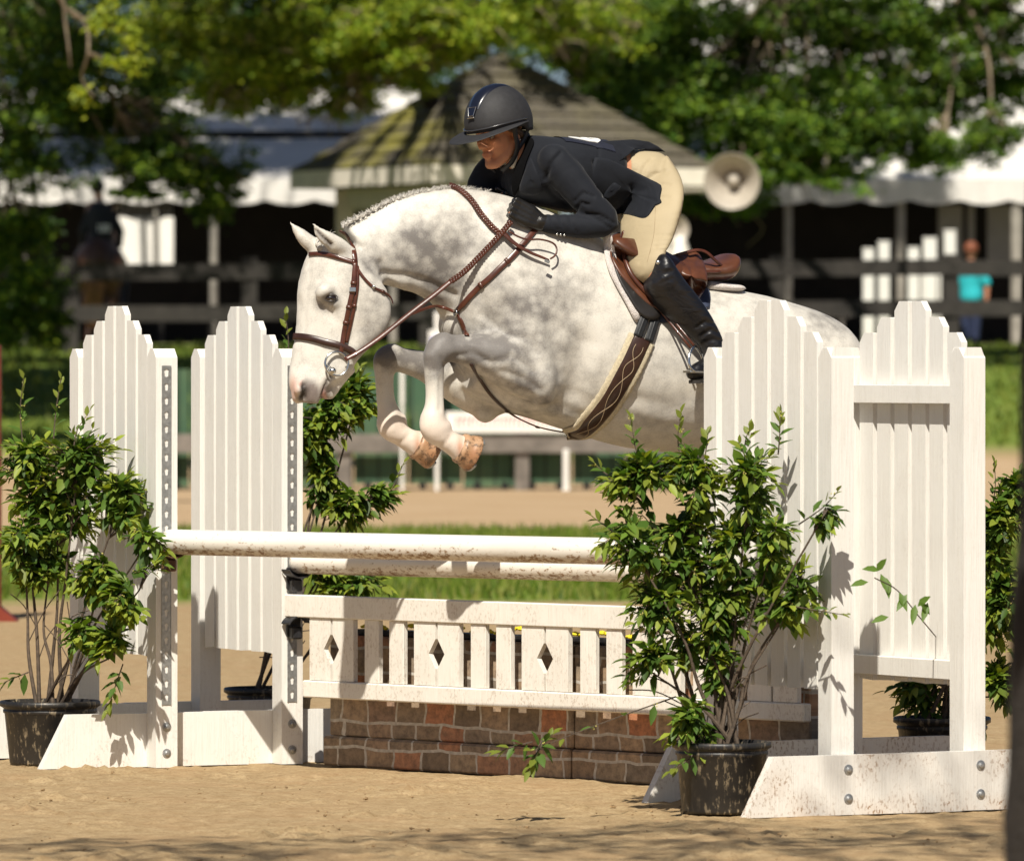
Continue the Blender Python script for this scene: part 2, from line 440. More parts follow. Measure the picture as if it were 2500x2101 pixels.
# ---- poles
MATpole, t, b, o = M_('muddy_white_pole'); v = coords(t)
sx = N(t, 'ShaderNodeSeparateXYZ'); t.links.new(v, sx.inputs[0])
base = ramp(t, nz(t, coords(t, scale=(.3, 1, 1)), 8, 4), [(.3, (.74, .70, .62)), (.7, (.82, .79, .72))])
lowm = N(t, 'ShaderNodeMapRange'); t.links.new(sx.outputs[2], lowm.inputs[0])
lowm.inputs[1].default_value = .012; lowm.inputs[2].default_value = -.045; lowm.inputs[3].default_value = 0; lowm.inputs[4].default_value = 1
mud = math_(t, 'ADD', nz(t, coords(t, scale=(.5, 1, 1)), 70, 6, .7), math_(t, 'MULTIPLY', lowm.outputs[0], .17))
patch = nz(t, coords(t, scale=(.35, 1, 1)), 7, 4)
mk = math_(t, 'MULTIPLY', ramp(t, mud, [(.60, g3(0)), (.70, g3(1))]), ramp(t, patch, [(.36, g3(.1)), (.55, g3(1))]))
film = math_(t, 'MULTIPLY', math_(t, 'MULTIPLY', lowm.outputs[0], patch), .55)
c = mix(t, film, base, (.45, .33, .2)); c = mix(t, mk, c, (.26, .15, .07))
t.links.new(c, b.inputs['Base Color']); b.inputs['Roughness'].default_value = .38; b.inputs['Coat Weight'].default_value = .15
def pole(label, P0, P1, r):
    P0, P1 = Vector(P0), Vector(P1); d = P1-P0; L = d.length
    m_ = MB(); pr = [(.30, 0), (.72, .004), (.93, .012), (1, .028)]
    prof = [(r*a, z) for a, z in pr]
    k = 40; prof += [(r*(1+.0006*math.sin(i*2.1)), .03+(L-.06)*i/k) for i in range(k+1)]
    prof += [(r*a, L-z) for a, z in pr[::-1]]
    m_.lathe([(max(r_, .001), z) for r_, z in prof], 28, 0, Matrix.Rotation(R(90), 4, 'Y'))
    o_ = m_.build('jump_pole', MATpole, None, True)
    o_.location = P0; ang = math.atan2(d.y, d.x); o_.rotation_euler = (0, -math.asin(d.z/L), ang)
    tag(o_, label, 'jump pole', 'white poles of the oxer'); return o_
A_face = nA + sA[2]*.05; B_face = nB + sB[2]*.05
Cfar = sC[1] - sC[2]*.05; Dfar = sD[1] - sD[2]*.05
zA = .862
pA0 = Vector((A_face.x, A_face.y, zA)) - (Vector((Cfar.x-A_face.x, Cfar.y-A_face.y, 0))).normalized()*.005
pA1 = Vector((Cfar.x, Cfar.y, .874))
pole('front white pole of the oxer, the uppermost and longest in view', pA0+Vector((.0, -.0, 0)), pA1, .0485)
pB0 = Vector((B_face.x+.01, B_face.y, .778)); pB1 = Vector((Dfar.x, Dfar.y, .79))
pole('rear white pole of the oxer, just under the front pole', pB0, pB1, .045)
jang = math.atan2(-(pA1-pA0).y, (pA1-pA0).x); gang = math.atan2(-(pB1-pB0).y, (pB1-pB0).x)
rusty = plain('rusty_brown_iron', (.10, .05, .03), .6, .5, 50, .5, .003, metal=.3)
cup('rusty brown cup under the left end of the front pole', Vector((A_face.x, A_face.y, zA)), R(66), rusty)
cup('black cup under the left end of the rear pole', Vector((B_face.x, B_face.y, .778)), R(64.5), MAT['black_plastic'])
cup('black cup with arched strap under the left end of the gate', Vector((B_face.x, B_face.y, .565+.03)), R(64.5), MAT['black_plastic'], True)

# ---- gate
g0 = Vector((B_face.x, B_face.y, 0)); gd = Vector((pB1.x-pB0.x, pB1.y-pB0.y, 0)).normalized(); gL = (Vector((Dfar.x, Dfar.y, 0))-g0).length
gate = thing('picket_gate', 'white picket gate panel with diamond cut-outs hanging below the rear pole', 'gate', g0, -gang); gate['_local'] = 1
MB().box((0.0, -.045, .568), (gL, -.005, .655), bev=.004).build('top_rail', MAT['white_gate'], gate)
MB().box((.105, -.045, .262), (gL-.12, -.003, .328), bev=.005).build('bottom_rail', MAT['white_gate'], gate)
def t_at(px):   # distance along the gate seen at a picture column (only used to read off real widths)
    k = (px-1250)/F; return (k*g0.y-g0.x)/(gd.x-k*gd.y)
def diamond(x0, x1, zc):
    xm = (x0+x1)/2; g_ = .006; hw = .044; hh = .056
    for poly in ([(x0, .33), (xm-g_, .33), (xm-g_, zc-hh), (xm-hw, zc), (xm-g_, zc+hh), (xm-g_, .567), (x0, .567)],
                 [(xm+g_, .33), (x1, .33), (x1, .567), (xm+g_, .567), (xm+g_, zc+hh), (xm+hw, zc), (xm+g_, zc-hh)]):
        MB().prism(poly, -.036, -.014, 'y').build('diamond_board', MAT['white_gate'], gate)
pitch = t_at(1028)-t_at(773)
x = t_at(773); wD = t_at(880)-t_at(773); s1 = t_at(907)-x; w1 = t_at(942)-t_at(907); s2 = t_at(967)-x
while x < gL-.1:
    diamond(x, x+wD, .45)
    for s_ in (s1, s2):
        if x+s_+w1 < gL-.1: MB().box((x+s_, -.036, .329), (x+s_+w1, -.014, .567), bev=.0015).build('slat', MAT['white_gate'], gate)
    x += pitch

# ---- painted brick wall
MATb, t, b, o = M_('painted_brick')
cc = N(t, 'ShaderNodeTexCoord'); spx = N(t, 'ShaderNodeSeparateXYZ'); t.links.new(cc.outputs['Object'], spx.inputs[0])
cb = N(t, 'ShaderNodeCombineXYZ'); t.links.new(spx.outputs[0], cb.inputs[0]); t.links.new(spx.outputs[2], cb.inputs[1])
wob = N(t, 'ShaderNodeTexNoise'); wob.inputs['Scale'].default_value = 5.5; t.links.new(cb.outputs[0], wob.inputs['Vector'])
va = N(t, 'ShaderNodeVectorMath', operation='MULTIPLY_ADD'); va.inputs[1].default_value = (.085, .042, 0); t.links.new(wob.outputs['Color'], va.inputs[0]); t.links.new(cb.outputs[0], va.inputs[2])
br = N(t, 'ShaderNodeTexBrick'); br.offset = .37; br.squash = 1.15; br.squash_frequency = 2; br.offset_frequency = 2
br.inputs['Scale'].default_value = 1; br.inputs['Brick Width'].default_value = .138; br.inputs['Row Height'].default_value = .096
br.inputs['Mortar Size'].default_value = .006; br.inputs['Mortar Smooth'].default_value = .2; br.inputs['Bias'].default_value = 0
br.inputs['Color1'].default_value = (0, 0, 0, 1); br.inputs['Color2'].default_value = (1, 1, 1, 1); br.inputs['Mortar'].default_value = (.5, .5, .5, 1)
t.links.new(va.outputs[0], br.inputs['Vector'])
bc = ramp(t, br.outputs['Color'], [(0, (.20, .155, .11)), (.2, (.38, .26, .16)), (.4, (.26, .215, .165)), (.52, (.52, .22, .11)), (.64, (.34, .27, .19)), (.82, (.50, .35, .22)), (1, (.19, .165, .14))])
bc = mix(t, ramp(t, nz(t, cb.outputs[0], 30, 6, .7), [(.35, g3(.6)), (.6, g3(0))]), bc, (.06, .045, .035))
bc = mix(t, ramp(t, nz(t, cb.outputs[0], 11, 5, .7), [(.55, g3(0)), (.8, g3(.35))]), bc, (.36, .27, .17))
mo = ramp(t, nz(t, cb.outputs[0], 40, 4), [(.3, (.36, .33, .28)), (.7, (.62, .58, .52))])
t.links.new(mix(t, br.outputs['Fac'], bc, mo), b.inputs['Base Color']); b.inputs['Roughness'].default_value = .75
bump(t, b, nz(t, cb.outputs[0], 60, 5, .7), .4, .004)
wal = thing('brick_wall_filler', 'painted brick wall box standing on the sand under the white gate', 'wall filler', g0 + gd*.0 + Vector((gd.y*-.0, 0, 0)), -gang); wal['_local'] = 1
xw0 = t_at(778); 
w1_ = 1.36
for i, (a, b_) in enumerate(((xw0, xw0+w1_), (xw0+w1_+.004, xw0+2.6))):
    MB().box((a, .055+.004*i, .115), (b_, .20, .50), bev=.006).build('wall_panel', MATb, wal)
    MB().box((a-.022 if i == 0 else a+.001, .038+.004*i, 0.0), (b_, .24, .112), bev=.008).build('wall_base', MATb, wal)
# yellow flower box on top, seen between the slats
fl = thing('flower_box', 'low box of yellow flowers behind the top of the gate', 'flower box', g0, -gang); fl['_local'] = 1
MB().box((xw0+.1, .09, .502), (xw0+2.4, .17, .525), bev=.003).build('planter', MAT['black_plastic'], fl)
ym = plain('yellow_petal', (.75, .62, .02), .6, .15, 60, .2)
for i in range(26):
    m_ = MB(); x_ = xw0+.15+i*.087+random.uniform(-.02, .02); c = Vector((x_, .10+random.uniform(-.01, .03), .545+random.uniform(-.008, .01)))
    for k in range(9):
        a = k*2.4; r_ = .008+.0022*k
        m_.ball(c+Vector((math.cos(a)*r_, math.sin(a)*r_, -.0012*k)), (.011, .011, .006), 6, 4)
    m_.build('bloom', ym, fl)
# ================================================================== POTTED SHRUBS
def leaf_mesh(P, D, Up, Ln, Wd, C, droop=.12, name='foliage'):
    """many folded leaves; arrays Nx3; returns mesh"""
    n = len(P); D = D/np.linalg.norm(D, axis=1, keepdims=True)
    S = np.cross(D, Up); S /= np.linalg.norm(S, axis=1, keepdims=True)+1e-9
    U = np.cross(S, D)
    L = Ln[:, None]; Wd = Wd[:, None]
    dz = np.array([[0, 0, -1.0]])
    b = P; m1 = P+D*L*.35+dz*L*droop*.1; m2 = P+D*L*.68+dz*L*droop*.4; tp = P+D*L+dz*L*droop
    l1 = m1-S*Wd*.46*1.0+U*Wd*.16; r1 = m1+S*Wd*.46+U*Wd*.16
    l2 = m2-S*Wd*.36+U*Wd*.12; r2 = m2+S*Wd*.36+U*Wd*.12
    V = np.stack([b, l1, m1, r1, l2, m2, r2, tp], 1).reshape(-1, 3)
    base = (np.arange(n)*8)[:, None]
    fs = []
    for f in ((0, 1, 2), (0, 2, 3), (4, 7, 5), (5, 7, 6)): fs.append(base+np.array(f)[None])
    q = [base+np.array(f)[None] for f in ((1, 4, 5, 2), (2, 5, 6, 3))]
    faces = [tuple(x) for a in fs for x in a.tolist()] + [tuple(x) for a in q for x in a.tolist()]
    me = bpy.data.meshes.new(name); me.from_pydata(V.tolist(), [], faces)
    vcol(me, np.repeat(C, 8, axis=0)); me.polygons.foreach_set('use_smooth', [True]*len(me.polygons))
    return me
def unit(v):
    v = Vector(v); return v/(v.length+1e-9)
def pot_mesh(r, h):
    return [(r*.78, 0), (r*.80, .01), (r*.90, h*.80), (r*.93, h*.82), (r*.93, h*.86), (r*.91, h*.87), (r*.95, h*.9), (r*1.0, h*.92), (r*1.0, h*.985), (r*.97, h), (r*.93, h), (r*.91, h*.9)]
def shrub(label, ctr, pr, ph, blobs, nleaf, leafL=.062, seed=1, density_tip=.25, spikes=(), bare=0):
    rnd = random.Random(seed); root = thing('potted_shrub', label, 'potted shrub', ctr, 0, 'potted shrubs dressing the jump')
    pot = MB().lathe(pot_mesh(pr, ph), 36, 0, Matrix.Translation(ctr)).build('pot', MAT['pot'], root, True)
    MB().lathe([(.001, ph*.86+.01), (pr*.5, ph*.87), (pr*.9, ph*.86)], 20, 0, Matrix.Translation(ctr), cap=False).build('soil', MAT['soil'], root, True)
    sm = MB(); tot = sum(b[3] for b in blobs); P = []; D = []; C = []; Ln = []; Up = []
    starts = []
    base0 = Vector(ctr)+Vector((0, 0, ph*.85))
    mains = []
    for bi, (bc, rx, rz, wt) in enumerate(blobs):
        bc = Vector(bc); s = base0+Vector((rnd.uniform(-.4, .4)*pr, rnd.uniform(-.3, .3)*pr, 0))
        mid = s.lerp(bc, .5)+Vector((rnd.uniform(-.03, .03), rnd.uniform(-.04, .04), .05))
        path = catmull([s, s.lerp(mid, .5)+Vector((rnd.uniform(-.02, .02), 0, .02)), mid, bc], 6)
        sm.tube(path, [.0085*(1-.65*i/(len(path)-1)) for i in range(len(path))], 6); mains.append(path)
        k = int(nleaf*wt/tot); made = 0
        while made < k:
            th = rnd.uniform(0, 2*math.pi); u_ = rnd.uniform(-1, 1); rr = rnd.random()**(1/2.2)
            e = Vector((math.sqrt(1-u_*u_)*math.cos(th)*rx, math.sqrt(1-u_*u_)*math.sin(th)*rx*.8, u_*rz))*rr
            tip = bc+e
            if noise.noise(tip*4.1+Vector((seed*3.1, 0, 0))) < -.13: continue
            # start from the nearest lower point of main stem
            q = min(path[4:], key=lambda p: (p-tip).length+max(0, p.z-tip.z)*1.5)
            tw = [q, q.lerp(tip, .5)+Vector((0, 0, .03)), tip]
            tw = catmull(tw, 3)
            if (tip-q).length < .03: continue
            sm.tube(tw, [.0028, .0025, .002, .0018, .0015, .0012, .001][:len(tw)], 4, cap=False)
            ax = unit(tw[-1]-tw[-3]); nl = rnd.randint(6, 10)
            for j in range(nl):
                f = j/(nl-1); pt = tw[-1]-ax*(1-f)*min(.19, (tip-q).length*.85)
                an = j*2.4+rnd.uniform(-.4, .4)
                a = ax.cross(Vector((0, 0, 1))).normalized() if abs(ax.z) < .95 else Vector((1, 0, 0)); b_ = ax.cross(a)
                side = a*math.cos(an)+b_*math.sin(an)
                dd = unit(side*(1.0-.5*f)+ax*(.3+.8*f)+Vector((0, 0, rnd.uniform(-.35, .55))))
                P.append(pt); D.append(dd); Up.append(unit(Vector((rnd.uniform(-.5, .5), rnd.uniform(-.7, .2), 1))))
                l = leafL*rnd.choice([.45, .6, .8, 1.0, 1.1, 1.25])*(1.0-.3*f); Ln.append(l)
                young = f > .6 and rnd.random() < density_tip+.3 and e.length > .45*min(rx, rz)
                c = (.19, .235, .03) if young else rnd.choice([(.050, .10, .014), (.07, .13, .017), (.095, .16, .02), (.04, .08, .013), (.14, .20, .03)])
                q_ = rnd.uniform(.85, 1.6); C.append(tuple(x*q_ for x in c)); made += 1
    for (s, tip, nl) in spikes:
        s = Vector(s); tip = Vector(tip); tw = catmull([s, s.lerp(tip, .5)+Vector((rnd.uniform(-.015, .015), 0, 0)), tip], 5)
        sm.tube(tw, [.003*(1-.6*i/(len(tw)-1)) for i in range(len(tw))], 5)
        Lt = (tip-s).length; ax = unit(tip-s)
        for j in range(nl):
            f = j/(nl-1); pt = s.lerp(tip, .15+.85*f); an = j*2.4
            a = ax.cross(Vector((0, 1, .2))).normalized(); b_ = ax.cross(a); side = a*math.cos(an)+b_*math.sin(an)
            P.append(pt); D.append(unit(side*(1-.6*f)+ax*(.5+.6*f)+Vector((0, 0, rnd.uniform(-.2, .1))))); Up.append(unit(Vector((rnd.uniform(-.4, .4), -.4, 1))))
            Ln.append(leafL*rnd.uniform(.75, 1.1)*(1-.35*f)); c = (.17, .21, .03) if f > .5 else (.08, .15, .025); C.append(c)
    for _ in range(bare):
        p = rnd.choice(mains)[rnd.randint(2, 8)]; e = p+Vector((rnd.uniform(-.2, .2), rnd.uniform(-.1, .1), rnd.uniform(.02, .22)))
        sm.tube(catmull([p, p.lerp(e, .5)+Vector((0, 0, .02)), e], 4), .0022, 4, cap=False)
    sm.build('stems', MAT['stem'], root)
    P = np.array([tuple(p) for p in P]); D = np.array([tuple(p) for p in D]); Up = np.array([tuple(p) for p in Up])
    Ln = np.array(Ln)
    me = leaf_mesh(P, D, Up, Ln, Ln*np.random.uniform(.40, .54, len(Ln)), np.array(C))
    link('foliage', me, MAT['leaf'], root)
    # small yellow flower clusters along twigs
    fm = MB()
    for i in range(int(len(P)*.10)):
        k = rnd.randrange(len(P)); c = P[k]
        for _ in range(3): fm.ball(Vector(c)+Vector((rnd.uniform(-.008, .008), rnd.uniform(-.008, .008), rnd.uniform(-.012, .008))), .0028, 5, 3)
    if fm.v: tag(fm.build('buds', MAT['bud'], root), kind='stuff')
    return root
m, t, b, o = M_('scuffed_black_pot'); v = coords(t)
sp = ramp(t, nz(t, coords(t, scale=(1, 1, .35)), 60, 5, .65), [(.54, g3(0)), (.62, g3(1))]); pt = ramp(t, nz(t, v, 7, 4), [(.40, g3(.05)), (.6, g3(1))])
t.links.new(mix(t, math_(t, 'MULTIPLY', sp, pt), mix(t, math_(t, 'MULTIPLY', pt, .10), (.012, .012, .013), (.2, .16, .11)), (.36, .29, .19)), b.inputs['Base Color'])
b.inputs['Roughness'].default_value = .45; bump(t, b, nz(t, v, 30, 4), .3, .003); MAT['pot'] = m
MAT['soil'] = plain('potting_soil', (.05, .035, .025), 1, .4, 80, .8, .01)
MAT['bud'] = plain('yellow_bud', (.5, .45, .12), .6, .1, 40, 0)

def B(px, py, rpx, rpz, wt, d):      # foliage mass from measured centre and radii
    s = F/d; return (W(px, py, d), rpx/s, rpz/s, wt)
d1 = 29.22
shrub('full potted shrub at the left edge in front of the farthest left jump standard', W(122, 870, d1)-Vector((0, 0, H)), .195, .245,
      [B(70, 1140, 95, 115, 1.2, d1), B(190, 1150, 120, 120, 1.5, d1-.12), B(290, 1240, 90, 100, 1.0, d1-.2), B(60, 1330, 85, 75, .6, d1-.05),
       B(250, 1390, 100, 90, 1.0, d1-.35), B(340, 1440, 80, 90, .9, d1-.55), B(280, 1600, 50, 110, .5, d1-.42), B(140, 1260, 120, 90, 1.3, d1), B(120, 1400, 90, 50, .5, d1), B(200, 1560, 70, 50, .3, d1-.35), B(350, 1340, 60, 60, .3, d1-.5)],
      4600, .072, 3, .35, [(W(55, 1080, d1), W(57, 925, d1), 9), (W(130, 1080, d1), W(148, 925, d1), 9), (W(180, 1090, d1-.15), W(218, 1005, d1-.15), 7), (W(300, 1620, d1-.4), W(262, 1735, d1-.4), 16), (W(70, 1640, d1), W(10, 1665, d1), 7)], 10)
d2 = 30.6
shrub('potted shrub standing behind the horse nose and the second standard', W(658, 870, d2)-Vector((0, 0, H)), .185, .235,
      [B(800, 1010, 110, 85, 1.4, d2), B(740, 1060, 110, 65, 1.0, d2), B(870, 980, 55, 75, .7, d2), B(860, 1240, 100, 50, .8, d2), B(790, 1180, 60, 70, .5, d2), B(800, 1130, 45, 50, .25, d2), B(880, 1430, 110, 30, .5, d2), B(790, 1400, 50, 50, .3, d2), B(920, 1190, 55, 45, .3, d2)],
      2700, .070, 5, .3, [(W(700, 900, d2), W(697, 770, d2), 8), (W(760, 1020, d2-.1), W(640, 1010, d2-.5), 9), (W(930, 1230, d2), W(985, 1130, d2), 8), (W(830, 960, d2), W(880, 895, d2), 8)], 14)
d3 = 26.12
shrub('biggest potted shrub at the front right, spilling over the poles and the gate', W(1762, 870, d3)-Vector((0, 0, H)), .172, .245,
      [B(1570, 1190, 120, 90, 1.5, d3), B(1700, 1170, 90, 110, 1.2, d3), B(1830, 1190, 90, 120, 1.2, d3-.05), B(1540, 1330, 90, 90, 1.0, d3-.1), B(1660, 1330, 110, 100, 1.5, d3), B(1790, 1350, 100, 110, 1.4, d3), B(1890, 1330, 60, 90, .7, d3-.1),
       B(1950, 1450, 55, 100, .6, d3-.15), B(1600, 1500, 110, 90, 1.1, d3-.05), B(1760, 1500, 110, 90, 1.3, d3), B(1590, 1640, 80, 60, .6, d3-.1), B(1760, 1640, 60, 70, .5, d3), B(1690, 1780, 70, 70, .6, d3-.12), B(2010, 1260, 35, 50, .25, d3-.3), B(1900, 1530, 60, 60, .4, d3-.1), B(1680, 1420, 150, 90, .9, d3), B(1860, 1430, 70, 80, .5, d3), B(1690, 1590, 100, 70, .6, d3)],
      4500, .070, 8, .3, [(W(1560, 1130, d3), W(1540, 1020, d3), 9), (W(1665, 1140, d3), W(1662, 1010, d3), 10), (W(1720, 1120, d3), W(1728, 1060, d3), 8), (W(1825, 1120, d3), W(1830, 1045, d3), 8), (W(1900, 1110, d3), W(1905, 1010, d3), 12),
       (W(1500, 1170, d3), W(1450, 1130, d3), 8), (W(1950, 1280, d3-.2), W(2045, 1200, d3-.35), 9), (W(1650, 1700, d3), W(1300, 1830, d3-.5), 5), (W(1330, 1810, d3-.45), W(1290, 1880, d3-.5), 12), (W(1300, 1810, d3-.5), W(1215, 1835, d3-.5), 8), (W(1310, 1830, d3-.5), W(1350, 1790, d3-.5), 8),
       (W(1940, 1480, d3-.2), W(2060, 1500, d3-.4), 9), (W(1500, 1300, d3), W(1445, 1260, d3), 8), (W(1700, 1830, d3-.1), W(1640, 1880, d3-.2), 8)], 16)
d4 = 27.9
shrub('potted shrub half hidden behind the farthest right standard, dark lower leaves', W(2300, 870, d4)-Vector((0, 0, H)), .18, .245,
      [B(2440, 1300, 75, 120, 1.3, d4-.3), B(2450, 1480, 70, 120, 1.1, d4-.3), B(2430, 1700, 60, 110, .8, d4-.2), B(2250, 1700, 90, 60, .5, d4), B(2300, 1300, 70, 100, .3, d4), B(2480, 1230, 60, 80, .6, d4-.3), B(2400, 1480, 50, 100, .4, d4)],
      2600, .07, 12, .3, [(W(2420, 1250, d4-.3), W(2428, 1130, d4-.3), 9), (W(2480, 1220, d4-.3), W(2490, 1150, d4-.3), 8)], 8)
# twig poking through between the pickets of the right standard
mb = MB(); pth = catmull([W(2290, 1560, 26.6), W(2240, 1500, 26.05), W(2190, 1440, 25.85), W(2135, 1410, 25.75)], 5); mb.tube(pth, .0022, 5)
LP = []; LD = []; 
for k, (x_, y_, dx, dy) in enumerate([(2148, 1392, -1, .2), (2150, 1400, .3, -.8), (2165, 1410, .1, -1), (2120, 1420, -1, -.1), (2195, 1445, .4, -.9), (2215, 1450, -.6, -.8), (2235, 1475, -.2, -1), (2240, 1480, .6, .6), (2140, 1395, .5, .8), (2170, 1505, -1, -.2), (2265, 1470, -.3, -.9), (2270, 1500, -.5, .7)]):
    LP.append(tuple(W(x_, y_, 25.85))); LD.append((dx, -.35, dy))
LP = np.array(LP); LD = np.array(LD, float); n_ = len(LP); Ln = np.full(n_, .068)
tw = thing('leafy_twig', 'leafy twig poking out through the pickets of the farthest right standard', 'twig', W(2290, 1560, 26.6))
mb.build('stem', MAT['stem'], tw)
link('leaves', leaf_mesh(LP, LD, np.tile([[.1, -.8, .6]], (n_, 1)), Ln, Ln*.42, np.tile([[.11, .19, .03]], (n_, 1))), MAT['leaf'], tw)
# ================================================================== BACKGROUND
dark = plain('near_black_fill', (.012, .011, .010), .95, .4, 2, 0)  # near-black colour carries the shade under the tents
fencem = plain('weathered_dark_fence_wood', (.030, .026, .022), .85, .35, 5, .4, .01)
canvas = plain('white_tent_canvas', (.66, .64, .60), .8, .08, 1.5, .3, .02)
cream = plain('cream_painted_wood', (.76, .70, .60), .6, .1, 6, .2, .003)

# ---- far board fence on the bank
def board_fence(label, pts, heights, posts_every, pw=.14, rw=.17, th=.04, ph=1.45):
    root = thing('board_fence', label, 'fence', (pts[0][0], pts[0][1], terr(0, pts[0][1])))
    (x0, y0), (x1, y1) = pts; L = math.hypot(x1-x0, y1-y0); n = max(1, int(round(L/posts_every)))
    for i in range(n+1):
        f = i/n; x, y = x0+(x1-x0)*f, y0+(y1-y0)*f; z = terr(x, y)
        MB().box((x-pw/2, y-pw/2, z-.1), (x+pw/2, y+pw/2, z+ph), bev=.006).build('post', fencem, root)
        if i < n:
            f2 = (i+1)/n; xa, ya = x0+(x1-x0)*f2, y0+(y1-y0)*f2; z2 = terr(xa, ya)
            for h in heights:
                j = random.uniform(-.02, .02)
                m_ = MB(); yy = -.0-pw/2-th
                m_.add([(x, y+yy, z+h-rw/2), (xa, ya+yy, z2+h-rw/2+j), (xa, ya+yy+th, z2+h-rw/2+j), (x, y+yy+th, z+h-rw/2),
                        (x, y+yy, z+h+rw/2), (xa, ya+yy, z2+h+rw/2+j), (xa, ya+yy+th, z2+h+rw/2+j), (x, y+yy+th, z+h+rw/2)],
                       [(0, 3, 2, 1), (4, 5, 6, 7), (0, 1, 5, 4), (2, 3, 7, 6), (1, 2, 6, 5), (3, 0, 4, 7)])
                m_.build('rail', fencem, root)
    return root
board_fence('dark two-board fence along the top of the bank, in front of the tents', ((-9.5, 116.0), (9.6, 119.0)), (.60, 1.23), 2.72, pw=.24, rw=.25)

# ---- near fence with green boards and banner
root = thing('board_fence', 'grey board fence with green boarding on the far side of the sandy track', 'fence', (0, 89, 0))
for i, px in enumerate((405, 840, 1275, 1710)):
    p = W(px, 870, 89.0); MB().box((p.x-.085, 88.92, -.1), (p.x+.085, 89.09, 1.38), bev=.006).build('post', plain('grey_post_wood', (.16, .14, .12), .9, .3, 5, .4, .01) if i == 0 else bpy.data.materials['grey_post_wood'], root)
gp = bpy.data.materials['grey_post_wood']
xl, xr = W(330, 870, 89).x, W(1800, 870, 89).x
for z0, z1 in ((.44, .66),):
    MB().box((xl, 88.87, z0), (xr, 88.915, z1), bev=.004).build('rail', gp, root)
m, t, b, o = M_('green_boarding'); v = coords(t)
wv = N(t, 'ShaderNodeTexWave', wave_type='BANDS', bands_direction='X'); wv.inputs['Scale'].default_value = 1.6; wv.inputs['Distortion'].default_value = .2; t.links.new(v, wv.inputs['Vector'])
t.links.new(mix(t, ramp(t, wv.outputs['Fac'], [(.03, g3(1)), (.1, g3(0))]), ramp(t, nz(t, v, 1.3, 5), [(.3, (.028, .085, .045)), (.55, (.05, .105, .05)), (.8, (.14, .15, .06))]), (.012, .03, .015)), b.inputs['Base Color'])
b.inputs['Roughness'].default_value = .7
for i in range(11):
    xa = xl+(xr-xl)*i/11
    MB().box((xa, 89.14, .07 if i % 3 else .03), (xa+(xr-xl)/11-.02, 89.17, 1.42), bev=.004).build('green_board', m, root)
for i in range(22):
    xa = xl+(xr-xl)*(i+.5)/22
    MB().box((xa-.04, 89.1, -.02), (xa+.04, 89.16, .10)).build('foot_block', dark, root)
ban = thing('banner', 'long white banner with small red lettering tied to the grey fence', 'banner', W(1265, 1031, 88.8))
p0, p1 = W(1088, 1056, 88.82), W(1445, 1005, 88.82)
MB().box((p0.x, 88.82, p0.z), (p1.x, 88.835, p1.z), bev=.002).build('sheet', plain('white_vinyl', (.8, .77, .72), .5, .05, 3, 0), ban)
redm = plain('red_ink', (.55, .12, .1), .6, .1, 3, 0); mbx = MB(); x_ = p0.x+.12
while x_ < p1.x-.15:
    w_ = random.choice([.022, .03, .038]); 
    mbx.box((x_, 88.812, 1.57-(1044-870)/208), (x_+w_*.35, 88.8185, 1.57-(1018-870)/208)); mbx.box((x_+w_*.35, 88.812, 1.57-(1024-870)/208), (x_+w_, 88.8185, 1.57-(1018-870)/208))
    x_ += w_+.022
mbx.build('lettering', redm, ban)
for i, (px, ya, yb, w_) in enumerate(((1067, 765, 872, 14), (982, 895, 985, 11), (1382, 1100, 1195, 16))):
    d_ = 88.6; p = W(px, yb, d_); q = W(px, ya, d_); r_ = w_/2*d_/F
    pr = thing('marker_post', ['white marker post showing under the horse neck', 'short white marker post between the horse forelegs', 'white marker post under the horse belly, in front of the green boards'][i], 'marker post', (p.x, d_, 0))
    m_ = MB(); m_.tube([(p.x, d_, p.z), (p.x, d_, q.z)], r_, 12); m_.ball((p.x, d_, q.z), (r_, r_, r_*.5), 12, 6)
    if i == 2: m_.box((p.x-.05, d_-.05, 0), (p.x+.05, d_+.05, p.z+.01), bev=.01)
    else: m_.tube([(p.x, d_, 0), (p.x, d_, p.z)], r_*.8, 8)
    m_.build('shaft', MAT['white'], pr)
bs = thing('blue_sign', 'tiny blue and white sign on a white marker post under the horse neck', 'sign', W(1065, 830, 88.5))
p0, p1 = W(1046, 860, 88.5), W(1084, 806, 88.5); MB().box((p0.x, 88.5, p0.z), (p1.x, 88.52, p1.z), bev=.003).build('plate', MAT['white'], bs)
p0, p1 = W(1052, 838, 88.49), W(1078, 822, 88.49); MB().box((p0.x, 88.49, p0.z), (p1.x, 88.498, p1.z)).build('blue_panel', plain('blue_ink', (.03, .06, .4), .5, .1, 3, 0), bs)

# ---- gazebo
GD = 106.0
cr = W(1050, 870, GD); th = R(27); A_ = 4.55
e1 = Vector((math.cos(th), math.sin(th), 0)); e2 = Vector((-math.sin(th), math.cos(th), 0))
C0 = Vector((cr.x, GD, 0)); zt = W(0, 405, GD).z; zb = W(0, 446, GD).z; gz = terr(0, GD)-.2
cn = [C0, C0+e1*A_, C0+e1*A_+e2*A_, C0+e2*A_]; ctr = C0+(e1+e2)*A_/2
gaz = thing('gazebo', 'cream gazebo with a mossy shingled pyramid roof behind the rider', 'gazebo', (ctr.x, ctr.y, gz))
m, t, b, o = M_('mossy_shingles'); v = coords(t)
brk = N(t, 'ShaderNodeTexBrick'); brk.inputs['Scale'].default_value = 1; brk.inputs['Brick Width'].default_value = .3; brk.inputs['Row Height'].default_value = .085; brk.inputs['Mortar Size'].default_value = .008
brk.inputs['Color1'].default_value = (.8, .8, .8, 1); brk.inputs['Color2'].default_value = (1, 1, 1, 1); brk.inputs['Mortar'].default_value = (.35, .35, .35, 1)
